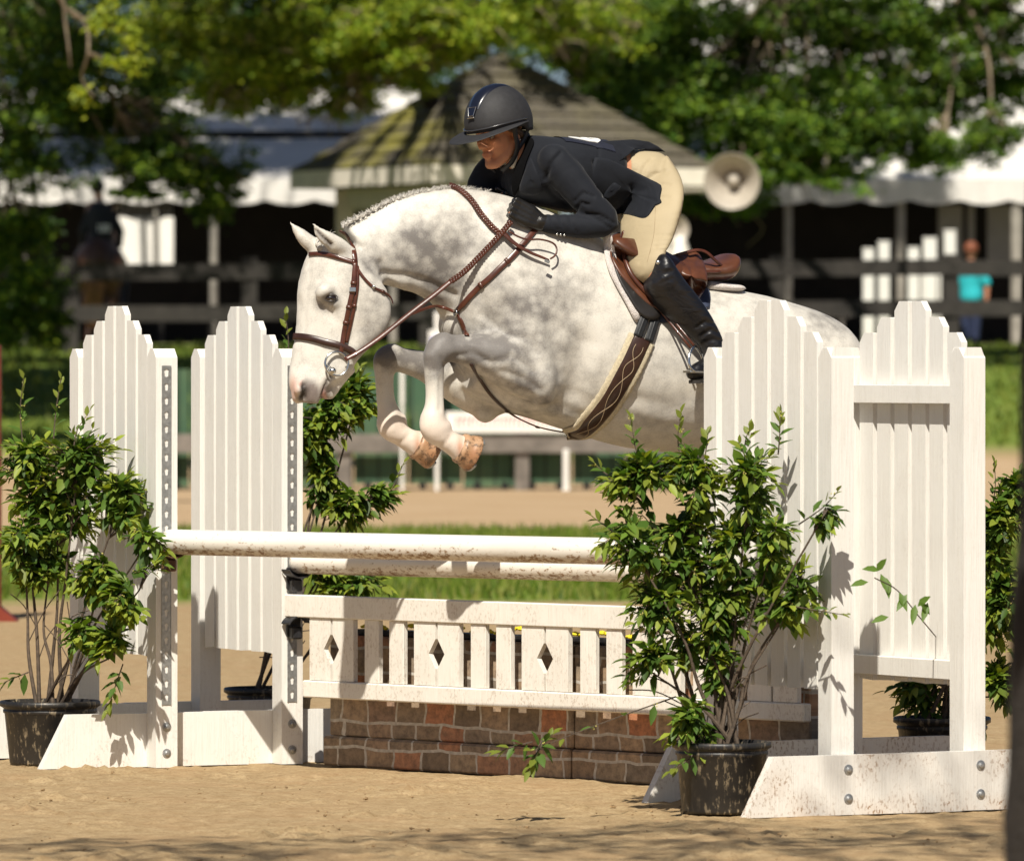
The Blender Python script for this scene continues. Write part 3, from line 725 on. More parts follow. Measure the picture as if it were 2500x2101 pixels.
sp_ = N(t, 'ShaderNodeSeparateXYZ'); t.links.new(v, sp_.inputs[0]); cb_ = N(t, 'ShaderNodeCombineXYZ'); t.links.new(sp_.outputs[0], cb_.inputs[0]); t.links.new(sp_.outputs[2], cb_.inputs[1]); t.links.new(cb_.outputs[0], brk.inputs['Vector'])
mrx = N(t, 'ShaderNodeMapRange'); t.links.new(sp_.outputs[0], mrx.inputs[0]); mrx.inputs[1].default_value = W(1010, 0, GD).x; mrx.inputs[2].default_value = W(1200, 0, GD).x; mrx.inputs[3].default_value = 1; mrx.inputs[4].default_value = .12
sc_ = mix(t, math_(t, 'MULTIPLY', mrx.outputs[0], ramp(t, nz(t, v, 1.6, 5), [(.42, g3(0)), (.62, g3(1))])), (.115, .10, .075), (.22, .20, .035))
t.links.new(mix(t, 1.0, sc_, brk.outputs['Color'], 'MULTIPLY'), b.inputs['Base Color']); b.inputs['Roughness'].default_value = .9
apx = Vector((ctr.x, ctr.y, W(0, 128, ctr.y).z)); ov = .02
for k in range(4):
    a, b_ = cn[k].copy(), cn[(k+1) % 4].copy(); a.z = b_.z = zt
    dn = (b_-a).cross(apx-a).normalized(); 
    if dn.z < 0: dn = -dn
    m_ = MB(); n_ = 9
    for r_ in range(n_):   # courses of shingles, each lapping the one below
        f0, f1 = r_/n_, min(1, (r_+1.15)/n_); 
        if r_ == n_-1: f1 = .999
        q = [a.lerp(apx, f0)+dn*.05, b_.lerp(apx, f0)+dn*.05, b_.lerp(apx, f1)+dn*.012, a.lerp(apx, f1)+dn*.012]
        m_.add(q+[p-dn*.04 for p in q], [(0, 1, 2, 3), (7, 6, 5, 4), (0, 4, 5, 1), (1, 5, 6, 2), (2, 6, 7, 3), (3, 7, 4, 0)])
    m_.build('roof', m, gaz)
    # fascia, frieze and trim on each side
    u_ = (b_-a).normalized(); no = Vector((u_.y, -u_.x, 0))
    def bar(off, z0, z1, t0, t1, mat_, nm, in0=0, in1=0):
        p = a+u_*in0; q = b_-u_*in1
        vs_ = [p+no*t0, q+no*t0, q+no*t1, p+no*t1]
        m_ = MB(); m_.add([(s.x, s.y, z0) for s in vs_]+[(s.x, s.y, z1) for s in vs_], [(0, 3, 2, 1), (4, 5, 6, 7), (0, 1, 5, 4), (1, 2, 6, 5), (2, 3, 7, 6), (3, 0, 4, 7)]); m_.build(nm, mat_, gaz)
    bar(0, zb, zt+.02, -.03, .012, cream, 'fascia')
    bar(0, zb-.16, zb-.003, -.62, -.54, cream, 'beam', .6, .6)
    m_ = MB(); L_ = A_-1.2; n_ = 26
    for i in range(n_):
        p = a+u_*(.6+L_*(i+.5)/n_)-no*.58; h_ = .20
        w2 = u_*(L_/n_*.47)
        m_.add([p-w2+Vector((0, 0, zb-.165-a.z)), p+w2+Vector((0, 0, zb-.165-a.z)), p+Vector((0, 0, zb-.165-h_-a.z)),
                p-w2+no*.02+Vector((0, 0, zb-.165-a.z)), p+w2+no*.02+Vector((0, 0, zb-.165-a.z)), p+no*.02+Vector((0, 0, zb-.165-h_-a.z))], [(0, 1, 2), (5, 4, 3), (0, 3, 4, 1), (1, 4, 5, 2), (2, 5, 3, 0)])
    m_.build('scalloped_trim', cream, gaz)
for k in range(4):
    p = cn[k]+(ctr-cn[k]).normalized()*.83
    MB().box((p.x-.13, p.y-.13, gz), (p.x+.13, p.y+.13, zb-.01), bev=.01).build('post', cream, gaz)
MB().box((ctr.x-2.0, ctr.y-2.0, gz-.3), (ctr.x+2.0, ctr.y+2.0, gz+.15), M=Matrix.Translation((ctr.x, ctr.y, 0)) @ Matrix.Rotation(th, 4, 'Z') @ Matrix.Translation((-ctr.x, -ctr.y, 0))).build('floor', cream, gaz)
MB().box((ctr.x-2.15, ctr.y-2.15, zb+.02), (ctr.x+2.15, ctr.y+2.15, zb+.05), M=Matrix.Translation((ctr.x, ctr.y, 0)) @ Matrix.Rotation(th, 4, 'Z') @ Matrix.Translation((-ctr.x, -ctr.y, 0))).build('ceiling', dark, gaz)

# ---- horn loudspeakers
hornm = plain('beige_horn_paint', (.40, .36, .30), .45, .1, 8, 0)
def horn(label, px, py, rpx, d, yaw, pitch):
    c = W(px, py, d); r = rpx*d/F
    root = thing('horn_loudspeaker', label, 'loudspeaker', c)
    M_x = Matrix.Translation(c) @ Matrix.Rotation(yaw, 4, 'Z') @ Matrix.Rotation(R(90)+pitch, 4, 'X')
    k = r
    prof = [(1.0, 0), (1.02, .02), (1.0, .05), (.72, -.34), (.45, -.72), (.30, -1.0), (.26, -1.15)]
    outer = [(1.02*k, 0), (1.04*k, -.03*k), (.76*k, -.42*k), (.5*k, -.8*k), (.36*k, -1.05*k), (.34*k, -1.3*k), (.01, -1.32*k)]
    inner = [(1.02*k, 0), (.97*k, -.03*k), (.70*k, -.38*k), (.44*k, -.72*k), (.30*k, -1.0*k), (.02, -1.05*k)]
    MB().lathe(outer, 36, 0, M_x, cap=False).lathe(inner, 36, 0, M_x, cap=False).build('horn', hornm, root, True)
    MB().lathe([(.02*k, -1.0*k), (.20*k, -.95*k), (.22*k, -.5*k), (.15*k, -.38*k), (.02*k, -.34*k)], 20, 0, M_x).build('driver_cone', hornm, root, True)
    bk = c+Vector((-math.sin(yaw)*-1.2*k, 1.2*k, 0))
    MB().tube([bk+Vector((0, 0, -.05)), bk+Vector((-.3, .3, -.1)), bk+Vector((-1.1, 1.2, -.1))], .03, 8).build('bracket', hornm, root)
horn('big beige horn loudspeaker on the gazebo corner to the right of the rider', 1787, 443, 67, 102, R(-8), R(4))
horn('small grey horn loudspeaker below the big one, partly behind the breeches', 1650, 560, 34, 103, R(20), R(0))
spk = thing('loudspeaker_column', 'white bulging column between the small horn and the saddle', 'column', W(1655, 650, 103))
MB().lathe([(.20, W(0, 720, 103).z), (.19, W(0, 660, 103).z), (.15, W(0, 620, 103).z), (.09, W(0, 590, 103).z), (.07, W(0, 575, 103).z)], 24, 0, Matrix.Translation((W(1660, 0, 103).x, 103, 0))).build('body', plain('white_column_paint', (.7, .66, .6), .6, .05, 3, 0), spk, True)

# ---- stable tents
def tent(label, x0, x1, d, ze, depth, zr, cols):
    root = thing('stable_tent', label, 'tent', ((x0+x1)/2, d, terr(0, d)))
    m_ = MB(); n_ = 60; k = 8; vs_ = []
    for j in range(k+1):
        f = j/k
        for i in range(n_+1):
            x = x0+(x1-x0)*i/n_; sag = .10*math.sin(math.pi*f)*(.9+.1*math.cos(i/n_*math.pi*10))
            vs_.append((x, d+depth*f, ze+(zr-ze)*f-sag))
    m_.add(vs_, [(j*(n_+1)+i, j*(n_+1)+i+1, (j+1)*(n_+1)+i+1, (j+1)*(n_+1)+i) for j in range(k) for i in range(n_)])
    vs2 = [(x, 2*(d+depth)-y, z) for x, y, z in vs_]
    m_.add(vs2, [(j*(n_+1)+i, (j+1)*(n_+1)+i, (j+1)*(n_+1)+i+1, j*(n_+1)+i+1) for j in range(k) for i in range(n_)])
    m_.build('roof_canvas', canvas, root, True)
    m_ = MB(); n2 = int((x1-x0)/.05); sc = .82
    vs_ = []
    for i in range(n2+1):
        x = x0+(x1-x0)*i/n2; y = d-.02+.025*math.sin(x*6.5)+.012*math.sin(x*17)
        vs_ += [(x, y, ze+.02), (x, y-.01, ze-.33-.075*abs(math.sin(math.pi*x/sc)))]
    m_.add(vs_, [(2*i, 2*i+1, 2*i+3, 2*i+2) for i in range(n2)]); m_.build('valance', canvas, root, True)
    g0_ = terr(0, d)
    for px, w_ in cols:
        x = W(px, 0, d).x; r_ = w_/2*d/F
        MB().tube([(x, d+.12, g0_-.1), (x, d+.12, ze)], r_, 10).build('pole', polem, root)
    MB().box((x0, d+2.6, g0_-.05), (x1, d+2.7, ze+.9)).build('shade_backing', dark, root)  # near-black sheet, its colour stands in for deep shade inside the tent
    MB().box((x0, d+.2, ze-.02), (x1, d+2.6, ze+.0)).build('shade_lining', dark, root)  # dark sheet in place of the shade below the roof canvas
    return root
polem = plain('weathered_tent_pole', (.30, .28, .24), .6, .2, 6, 0)
zle = W(0, 440, 126).z
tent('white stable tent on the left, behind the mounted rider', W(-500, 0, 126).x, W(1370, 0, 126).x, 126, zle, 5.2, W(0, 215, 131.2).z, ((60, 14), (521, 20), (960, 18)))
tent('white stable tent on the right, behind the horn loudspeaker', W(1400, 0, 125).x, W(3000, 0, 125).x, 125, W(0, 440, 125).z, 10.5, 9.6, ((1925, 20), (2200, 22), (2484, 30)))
# stall fronts in the left tent
st = thing('stall_front', 'sunlit white stall doors with dark bars above, beside the mounted rider', 'stall front', W(360, 870, 127)-Vector((0, 0, 0)))
wst = plain('white_stall_panel', (.82, .80, .74), .5, .05, 3, 0)
for a, b_ in ((285, 349), (356, 375), (384, 424)):
    p0, p1 = W(a, 662, 126.2), W(b_, 530, 126.2); MB().box((p0.x, 126.2, p0.z), (p1.x, 126.25, p1.z), bev=.01).build('door_panel', wst, st)
mbb = MB()
for i in range(15): 
    p0, p1 = W(292+i*9, 530, 126.22), W(292+i*9, 478, 126.22); mbb.box((p0.x-.012, 126.21, p0.z+.002), (p0.x+.012, 126.235, p1.z))
mbb.build('bars', polem, st)
p0, p1 = W(376, 664, 126.1), W(384, 470, 126.1); MB().box((p0.x, 126.05, p0.z), (p1.x, 126.12, p1.z)).build('door_post', polem, st)
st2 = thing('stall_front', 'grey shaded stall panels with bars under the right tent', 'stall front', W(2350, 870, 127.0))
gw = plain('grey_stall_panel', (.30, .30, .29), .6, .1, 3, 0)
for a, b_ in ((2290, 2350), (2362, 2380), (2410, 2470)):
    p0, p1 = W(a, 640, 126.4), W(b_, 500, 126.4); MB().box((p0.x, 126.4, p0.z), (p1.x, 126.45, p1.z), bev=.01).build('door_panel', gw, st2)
# clutter: bench and bins in the dark under the tents
def bench(label, px, py, w_, d):
    p = W(px, py, d); root = thing('bench', label, 'bench', (p.x, d, terr(0, d)), 0, 'benches along the tents')
    wd_ = plain('bench_wood', (.10, .09, .08), .8, .3, 6, .2) if 'bench_wood' not in bpy.data.materials else bpy.data.materials['bench_wood']
    g_ = terr(0, d)
    MB().box((p.x-w_/2, d-.2, g_+.42), (p.x+w_/2, d+.2, g_+.46), bev=.005).build('seat', wd_, root)
    for s_ in (-1, 1): MB().box((p.x+s_*w_*.42-.03, d-.17, g_), (p.x+s_*w_*.42+.03, d+.17, g_+.418), bev=.004).build('leg', wd_, root)
bench('low dark bench behind the fence, just left of the horse ears', 610, 0, 1.5, 122.5)
bench('low dark bench behind the fence, between the two left standards', 470, 0, 1.2, 123.5)
bench('low dark bench behind the fence, right of the saddle', 1960, 0, 1.5, 122.8)

# ---- white show jump pieces behind the far fence
sj = thing('white_jump_wing', 'white stepped post wing behind the fence, beside the person in turquoise', 'jump wing', W(2225, 870, 121)-Vector((0, 0, 0)))
for px, yt, w_ in ((2120, 607, 27), (2158, 590, 27), (2230, 605, 27), (2270, 581, 32), (2319, 563, 28)):
    p = W(px, yt, 121); r_ = w_/2*121/F; g_ = terr(0, 121)-.05
    MB().box((p.x-r_, 121-r_, g_), (p.x+r_, 121+r_, p.z-.02), bev=.01).build('post', MAT['white'], sj)
    MB().box((p.x-r_-.01, 121-r_-.01, p.z-.018), (p.x+r_+.01, 121+r_+.01, p.z+.01), bev=.008).build('cap', MAT['white'], sj)
for i in range(5):
    p = W(2240+i*13, 655, 121.2); MB().box((p.x-.036, 121.2, terr(0, 121)), (p.x+.036, 121.23, p.z), bev=.003).build('picket', MAT['white'], sj)

# ---- red jump standard at the left edge
redp = plain('red_orange_paint', (.17, .025, .010), .5, .25, 5, .2)
rs = thing('red_jump_standard', 'red-orange jump standard cut off by the left edge of the picture', 'jump standard', W(-10, 870, 45)-Vector((0, 0, H)))
p = W(-2, 0, 45); MB().box((p.x-.16, 44.95, 0.0), (p.x+.012, 45.05, W(0, 842, 45).z), bev=.01).build('post', redp, rs)
q = W(45, 0, 45); MB().prism([(p.x-.2, .0), (q.x, .0), (q.x-.12, .10), (p.x-.2, .2)], 44.9, 45.1, 'y').build('foot', redp, rs)
MB().box((p.x-.6, 44.98, .55), (p.x-.17, 45.02, 1.5), bev=.01).build('panel', redp, rs)

# ================================================================== TREES
def tree(label, base, top, clumps, n_per, lsize, cols, seed, name='broadleaf_tree', bare=0, tr=.22, lo=7):
    """clumps: (centre, rx, rz, weight)"""
    rnd = random.Random(seed); root = thing(name, label, 'tree', base)
    base = Vector(base); top = Vector(top); tk = MB()
    k = 8; pth = [base.lerp(top, i/k)+Vector((rnd.uniform(-.08, .08), rnd.uniform(-.08, .08), 0))*(i > 0) for i in range(k+1)]
    tk.tube(pth, [tr*(1.25 if i == 0 else 1-.75*i/k) for i in range(k+1)], 12)
    br = MB(); P = []; C = []; S = []; ND = []
    cs_ = sorted(clumps, key=lambda q: q[0].x); limbs_ = []
    for g_ in range(5):
        part_ = cs_[len(cs_)*g_//5: max(len(cs_)*(g_+1)//5, len(cs_)*g_//5+1)]
        if not part_: continue
        e_ = Vector((sum(q[0].x for q in part_)/len(part_), sum(q[0].y for q in part_)/len(part_), max(top.z*.8, sorted(q[0].z for q in part_)[len(part_)*2//3]+.6)))
        pp = catmull([pth[5+g_ % 3], pth[7].lerp(e_, .5)+Vector((0, 0, .5)), e_], 8); br.tube(pp, [.10*(1-.75*i/(len(pp)-1)) for i in range(len(pp))], 8); limbs_.append(pp)
    for (c, rx, rz, wt) in clumps:
        c = Vector(c); s_ = min((p for l_ in limbs_ for p in l_[3:]), key=lambda p: (p-c).length+max(0, c.z-p.z)*.5)
        md = s_.lerp(c, .55)+Vector((rnd.uniform(-.3, .3), rnd.uniform(-.3, .3), rnd.uniform(.1, .4)))
        pp = catmull([s_, md, c], 5); br.tube(pp, [.045*(1-.7*i/(len(pp)-1)) for i in range(len(pp))], 6)
        for _ in range(5+bare):
            e = c+Vector((rnd.gauss(0, rx*.5), rnd.gauss(0, rx*.45), rnd.gauss(0, rz*.5)))
            mm = c.lerp(e, .5)+Vector((rnd.uniform(-.12, .12), 0, rnd.uniform(-.1, .15)))
            br.tube(catmull([pp[-3], mm, e, e+Vector((rnd.uniform(-.3, .3), rnd.uniform(-.2, .2), rnd.uniform(-.35, .1)))], 3), [.022-.0018*i for i in range(10)], 5, cap=False)
        n = int(n_per*wt); sub = [(c+Vector((rnd.gauss(0, rx*.5), rnd.gauss(0, rx*.5), rnd.gauss(0, rz*.5))), rnd.uniform(.16, .36)*min(rx, rz)) for _ in range(max(3, n//70))]
        tone = rnd.uniform(.75, 1.3)
        for _ in range(n):
            q, r_ = rnd.choice(sub)
            P.append((q.x+rnd.gauss(0, r_), q.y+rnd.gauss(0, r_), q.z+rnd.gauss(0, r_*.6)))
            cc = rnd.choice(cols); w_ = rnd.uniform(.7, 1.3)*tone; C.append((cc[0]*w_, cc[1]*w_, cc[2]*w_))
    P = np.array(P); n = len(P); a = np.random.uniform(0, 2*np.pi, n); zt_ = np.random.uniform(-.9, .5, n)
    D = np.stack([np.cos(a), np.sin(a), zt_], 1); U = np.stack([np.random.uniform(-1, 1, n), np.random.uniform(-1, .3, n), np.random.uniform(.2, 1.2, n)], 1)
    L = np.random.uniform(.6, 1.3, n)*lsize
    # leaf as a two-triangle folded diamond
    Dn = D/np.linalg.norm(D, axis=1, keepdims=True); Sx = np.cross(Dn, U); Sx /= np.linalg.norm(Sx, axis=1, keepdims=True)+1e-9
    L_ = L[:, None]; V_ = np.stack([P, P+Dn*L_*.5-Sx*L_*.32, P+Dn*L_, P+Dn*L_*.5+Sx*L_*.32], 1).reshape(-1, 3)
    me = bpy.data.meshes.new('leaves'); bi = np.arange(n)*4
    me.from_pydata(V_.tolist(), [], [(i, i+1, i+2, i+3) for i in bi.tolist()]); vcol(me, np.repeat(np.array(C), 4, axis=0))
    link('leaves', me, MAT['tree_leaf'], root)
    tk.build('trunk', MAT['bark'], root, True); br.build('branches', MAT['twig'], root, True)
    return root
MAT['twig'] = plain('dead_twig_bark', (.20, .155, .105), .9, .3, 10, .4, .01)
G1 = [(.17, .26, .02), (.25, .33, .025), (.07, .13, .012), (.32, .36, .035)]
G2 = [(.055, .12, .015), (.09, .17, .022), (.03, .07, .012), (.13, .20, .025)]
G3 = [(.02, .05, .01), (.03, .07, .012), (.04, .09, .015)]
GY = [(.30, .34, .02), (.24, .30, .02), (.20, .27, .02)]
def Cl(px, py, r, rz, w, d): s = F/d; return (W(px, py, d), r/s, rz/s, w)
rt = random.Random(5)
# left tree : crown hangs low over the left edge
cl = [Cl(60, 60, 170, 110, 1.2, 107), Cl(200, 120, 170, 110, 1.2, 106), Cl(90, 260, 150, 90, 1.1, 106), Cl(260, 280, 140, 80, 1.0, 107), Cl(40, 400, 110, 70, .8, 106), Cl(350, 385, 130, 50, 1.0, 106), Cl(480, 430, 80, 50, .7, 106),
      Cl(330, 470, 70, 25, .3, 106), Cl(40, 560, 90, 60, .8, 106), Cl(60, 690, 80, 70, .9, 106), Cl(120, 800, 45, 50, .45, 106), Cl(20, 800, 60, 60, .5, 106), Cl(520, 500, 50, 35, .35, 106), Cl(400, 200, 130, 80, .9, 108), Cl(-150, 200, 200, 200, 1, 107), Cl(-150, 500, 160, 200, 1, 107), Cl(560, 440, 40, 40, .2, 106), Cl(400, 330, 90, 60, .6, 107), Cl(250, -100, 250, 120, 1.2, 108)]
cl += [Cl(-200+150*i+rt.uniform(-40, 40), y_, 150, 60, .95, d_) for i in range(6) for y_, d_ in ((-380, 108), (-620, 111), (-860, 114), (-1120, 119), (-1330, 119), (-1520, 119.5), (-420, 99), (-800, 101), (-1200, 102), (-1550, 103), (-400, 91), (-420, 95))]  # unseen rows added above the frame to shade bank, fence and tent
cl += [Cl(px_, py_, 90, 60, .9, d_) for px_ in (-260, -120, 20) for py_, d_ in ((-330, 101), (-380, 103), (-300, 99))]  # extra unseen clumps added overhead to shade the low left foliage
tree('big dark tree whose crown hangs over the left edge of the picture', (W(-260, 0, 108).x, 108, terr(0, 108)), W(-160, -150, 107.5), cl, 4600, .085, G2+G3+G1[:2], 11, tr=.32)
# centre tree: bright leaves and bare twigs above the gazebo
cl = [Cl(470, 60, 130, 80, 1.0, 103), Cl(620, 130, 130, 90, 1.2, 102), Cl(760, 60, 130, 80, 1.1, 102), Cl(700, 220, 110, 50, .7, 103), Cl(560, 230, 90, 50, .5, 103), Cl(900, 60, 130, 70, 1.1, 102), Cl(1040, 50, 120, 60, 1.0, 102), Cl(1180, 60, 110, 55, .9, 102), Cl(860, 150, 90, 50, .45, 103), Cl(1250, 20, 120, 60, .8, 103),
      Cl(950, 180, 110, 60, .3, 103), Cl(1050, 140, 100, 50, .35, 103), Cl(820, 260, 80, 40, .15, 104), Cl(1400, 60, 120, 60, .4, 104), Cl(650, -80, 260, 100, 1.0, 103), Cl(1000, -80, 260, 100, 1.0, 103), Cl(880, 250, 50, 50, .1, 103)]
cl += [Cl(1330, 60, 100, 60, .7, 108), Cl(1400, 150, 70, 45, .45, 110), Cl(1120, 120, 90, 40, .3, 104), Cl(1480, 60, 90, 60, .5, 109)]
cl += [Cl(560+165*i+rt.uniform(-40, 40), y_, 150, 60, w_, d_) for i in range(6) for y_, d_, w_ in ((-330, 101, .25 if i > 3 else .5), (-600, 107, .95), (-860, 113, .95), (-1120, 119, .6), (-1330, 119, .6), (-1520, 119.5, .6))]  # unseen rows over the frame, added to shade fence, gazebo and tent
tree('bright green tree with bare hanging twigs above the gazebo roof', (W(1260, 0, 113).x, 113.5, terr(0, 113)), W(900, -260, 105), cl, 4600, .082, G1, 21, bare=14, tr=.2)
# right tree
cl = [Cl(1500, 110, 130, 80, .8, 112), Cl(1640, 90, 120, 80, .7, 112), Cl(1780, 60, 120, 60, .8, 112), Cl(1660, 230, 110, 80, 1.0, 111), Cl(1780, 280, 120, 80, 1.2, 111), Cl(1900, 250, 110, 80, 1.0, 111), Cl(1950, 330, 130, 60, 1.2, 111), Cl(2080, 290, 110, 70, 1.0, 111), Cl(2180, 330, 110, 55, .9, 111), Cl(2300, 370, 110, 45, .7, 111),
      Cl(2060, 60, 120, 70, .9, 112), Cl(2220, 80, 90, 80, .8, 112), Cl(2270, 190, 90, 70, .7, 112), Cl(2420, 330, 80, 50, .4, 111), Cl(1800, 400, 100, 50, .6, 111), Cl(2400, 130, 90, 60, .35, 112), Cl(1500, 220, 90, 70, .6, 112), Cl(2050, 180, 80, 60, .5, 112), Cl(2430, 10, 90, 50, .5, 112), Cl(1560, 20, 120, 60, .8, 112), Cl(1850, 130, 100, 50, .45, 112), Cl(1980, 430, 110, 40, .5, 111), Cl(1800, -80, 300, 100, 1, 112), Cl(2200, -60, 200, 80, .8, 112), Cl(1600, 330, 80, 60, .7, 111), Cl(1720, 180, 130, 60, .9, 112), Cl(1880, 400, 100, 50, .8, 111), Cl(2000, 380, 100, 50, .7, 111), Cl(2150, 220, 80, 50, .6, 112), Cl(1750, 480, 110, 50, .6, 112.5)]
cl += [Cl(1480+150*i+rt.uniform(-40, 40), y_, 140, 60, w_, d_) for i in range(5) for y_, d_, w_ in ((-420, 108, .45 if i < 4 else .1), (-700, 112, .5 if i < 3 else .05), (-1000, 117, .5), (-1250, 118, .5 if i < 4 else .2))]  # unseen rows added above the view to shade the right fence and tent
cl += [Cl(px_, py_, 85, 60, .33, 113) for px_, py_ in ((2000, 40), (2130, 130), (2330, 60), (2470, 90), (2350, 250), (2480, 220), (2180, 20), (2250, 270), (2060, 200), (2400, 180), (1900, 60), (1820, 180))]
tree('dark green tree spreading above the horn loudspeaker and the right tent', (W(1560, 0, 121).x, 121.5, terr(0, 121)), W(1620, -250, 114), cl, 4800, .09, G2+G1[:1], 31, bare=2, tr=.24)
# wood behind the tents
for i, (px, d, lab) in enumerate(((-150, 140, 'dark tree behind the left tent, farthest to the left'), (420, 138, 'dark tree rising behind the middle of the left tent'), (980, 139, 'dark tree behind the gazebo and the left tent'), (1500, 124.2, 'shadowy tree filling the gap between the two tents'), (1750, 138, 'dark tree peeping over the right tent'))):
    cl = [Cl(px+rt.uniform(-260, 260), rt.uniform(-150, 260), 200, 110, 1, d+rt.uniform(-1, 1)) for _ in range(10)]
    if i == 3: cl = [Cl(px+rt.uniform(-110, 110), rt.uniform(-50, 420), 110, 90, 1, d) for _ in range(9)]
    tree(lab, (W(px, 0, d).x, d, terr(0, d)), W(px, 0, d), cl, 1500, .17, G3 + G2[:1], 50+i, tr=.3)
# yellow-green sprig nearer the camera, top left
cl = [Cl(262, 30, 32, 28, .5, 78), Cl(240, 60, 24, 20, .3, 78), Cl(325, 100, 22, 25, .3, 78), Cl(318, 152, 26, 22, .35, 78), Cl(258, 145, 18, 10, .15, 78), Cl(300, 60, 20, 20, .15, 78), Cl(200, 230, 35, 40, .12, 78)]
root = thing('hanging_branch', 'twisted branch with yellow-green sunlit leaves hanging in at the top left', 'branch', W(120, -60, 78))
mbr = MB()
for pts in ([(100, -80), (150, -10), (160, 60), (168, 120), (172, 165)], [(120, -40), (175, 35), (230, 45), (262, 30)], [(165, 20), (210, 60), (215, 130), (200, 190), (230, 240)], [(230, 45), (270, 60), (300, 95), (318, 150)], [(215, 130), (258, 145), (280, 140)]):
    pp = catmull([W(x_, y_, 78+random.uniform(-.2, .2)) for x_, y_ in pts], 5); mbr.tube(pp, [.022*(1-.7*i/(len(pp)-1)) for i in range(len(pp))], 6)
mbr.build('stem', MAT['twig'], root)
P = []; rt = random.Random(3)
for c, rx, rz, w_ in cl:
    for _ in range(int(260*w_)): P.append((c.x+rt.gauss(0, rx*.55), c.y+rt.gauss(0, rx*.4), c.z+rt.gauss(0, rz*.55)))
P = np.array(P); n = len(P); a = np.random.uniform(0, 6.28, n)
L = np.random.uniform(.7, 1.2, n)*.085
link('leaves', leaf_mesh(P, np.stack([np.cos(a), np.sin(a), -np.random.uniform(0, .8, n)], 1), np.tile([[.1, -.5, .8]], (n, 1))+np.random.uniform(-.3, .3, (n, 3)), L, L*.55, np.array(GY)[np.random.randint(0, 3, n)]), MAT['tree_leaf'], root)

# dark tree trunk close to the camera at the right edge, its crown out of the picture overhead
root = thing('near_tree', 'dark tree trunk close by, at the lower right edge of the picture', 'tree', (W(2560, 0, 14).x, 14, 0))
xw = lambda px: W(px, 0, 14).x
tk = MB(); pts = []; rs_ = []
for py, pl in ((2300, 2436), (2101, 2452), (2000, 2448), (1900, 2458), (1800, 2462), (1650, 2462), (1500, 2468), (1350, 2482), (1200, 2490), (1000, 2488), (900, 2490), (800, 2498), (400, 2510), (0, 2530), (-2500, 2540), (-5200, 2500)):
    r_ = .115 if py > -1000 else (.08 if py > -4000 else .05); z = H-(py-YH)*14/F
    pts.append((xw(pl)+r_, 14, max(z, -.05) if py == 2300 else z)); rs_.append(r_)
tk.tube(pts, rs_, 18).build('trunk', MAT['bark'], root, True)
rt = random.Random(9); P = []; C = []; br = MB(); tz = pts[-1][2]
tops = []
for k in range(16):
    tx, td, tz_ = [(-1.3, 24.3, 7), (-.9, 24.0, 7.5), (-.35, 24.6, 7), (.1, 24.9, 8), (.45, 24.2, 7), (.9, 24.6, 7.5), (1.3, 24.9, 8), (1.7, 24.2, 7), (1.45, 26.2, 8), (1.7, 25.6, 8), (-1.9, 24.6, 7), (1.0, 23.2, 7), (0, 23.2, 7), (-1, 23.0, 7), (2.2, 26.0, 8), (.6, 25.3, 8.5)][k]
    kk = tz_/1.152; tops.append(Vector((tx-.157*kk, td-kk*.988, tz_)))
for k_, c in enumerate(tops):
    s_ = Vector(pts[-2]).lerp(Vector(pts[-1]), rt.random()); pp = catmull([s_, s_.lerp(c, .5)+Vector((0, 0, .5)), c], 5); br.tube(pp, [.035*(1-.7*i/(len(pp)-1)) for i in range(len(pp))], 6)
    for _ in range(130 if k_ not in (8, 9, 14) else 45): P.append((c.x+rt.gauss(0, .30), c.y+rt.gauss(0, .22), c.z+rt.gauss(0, .15)))
for c in (Vector((.95, 12.6, 3.4)), Vector((.85, 11.8, 4.6)), Vector((.8, 10.9, 5.6)), Vector((.9, 12.9, 2.75)), Vector((.8, 10.2, 6.4)), Vector((.9, 12.2, 4.0))):  # dense unseen clumps added toward the sun to shade the trunk
    br.tube(catmull([Vector(pts[-2]), Vector(pts[-2]).lerp(c, .5)+Vector((0, 0, .3)), c], 4), .02, 6)
    for _ in range(330): P.append((c.x+rt.gauss(0, .2), c.y+rt.gauss(0, .22), max(2.35, c.z+rt.gauss(0, .25))))
P = np.array(P); n = len(P); a = np.random.uniform(0, 6.28, n); L = np.random.uniform(.7, 1.2, n)*.10
link('leaves', leaf_mesh(P, np.stack([np.cos(a), np.sin(a), -np.random.uniform(0, .6, n)], 1), np.tile([[.1, .1, 1.]], (n, 1)), L, L*.5, np.array(G2)[np.random.randint(0, 4, n)]), MAT['tree_leaf'], root)
br.build('branches', MAT['bark'], root, True)
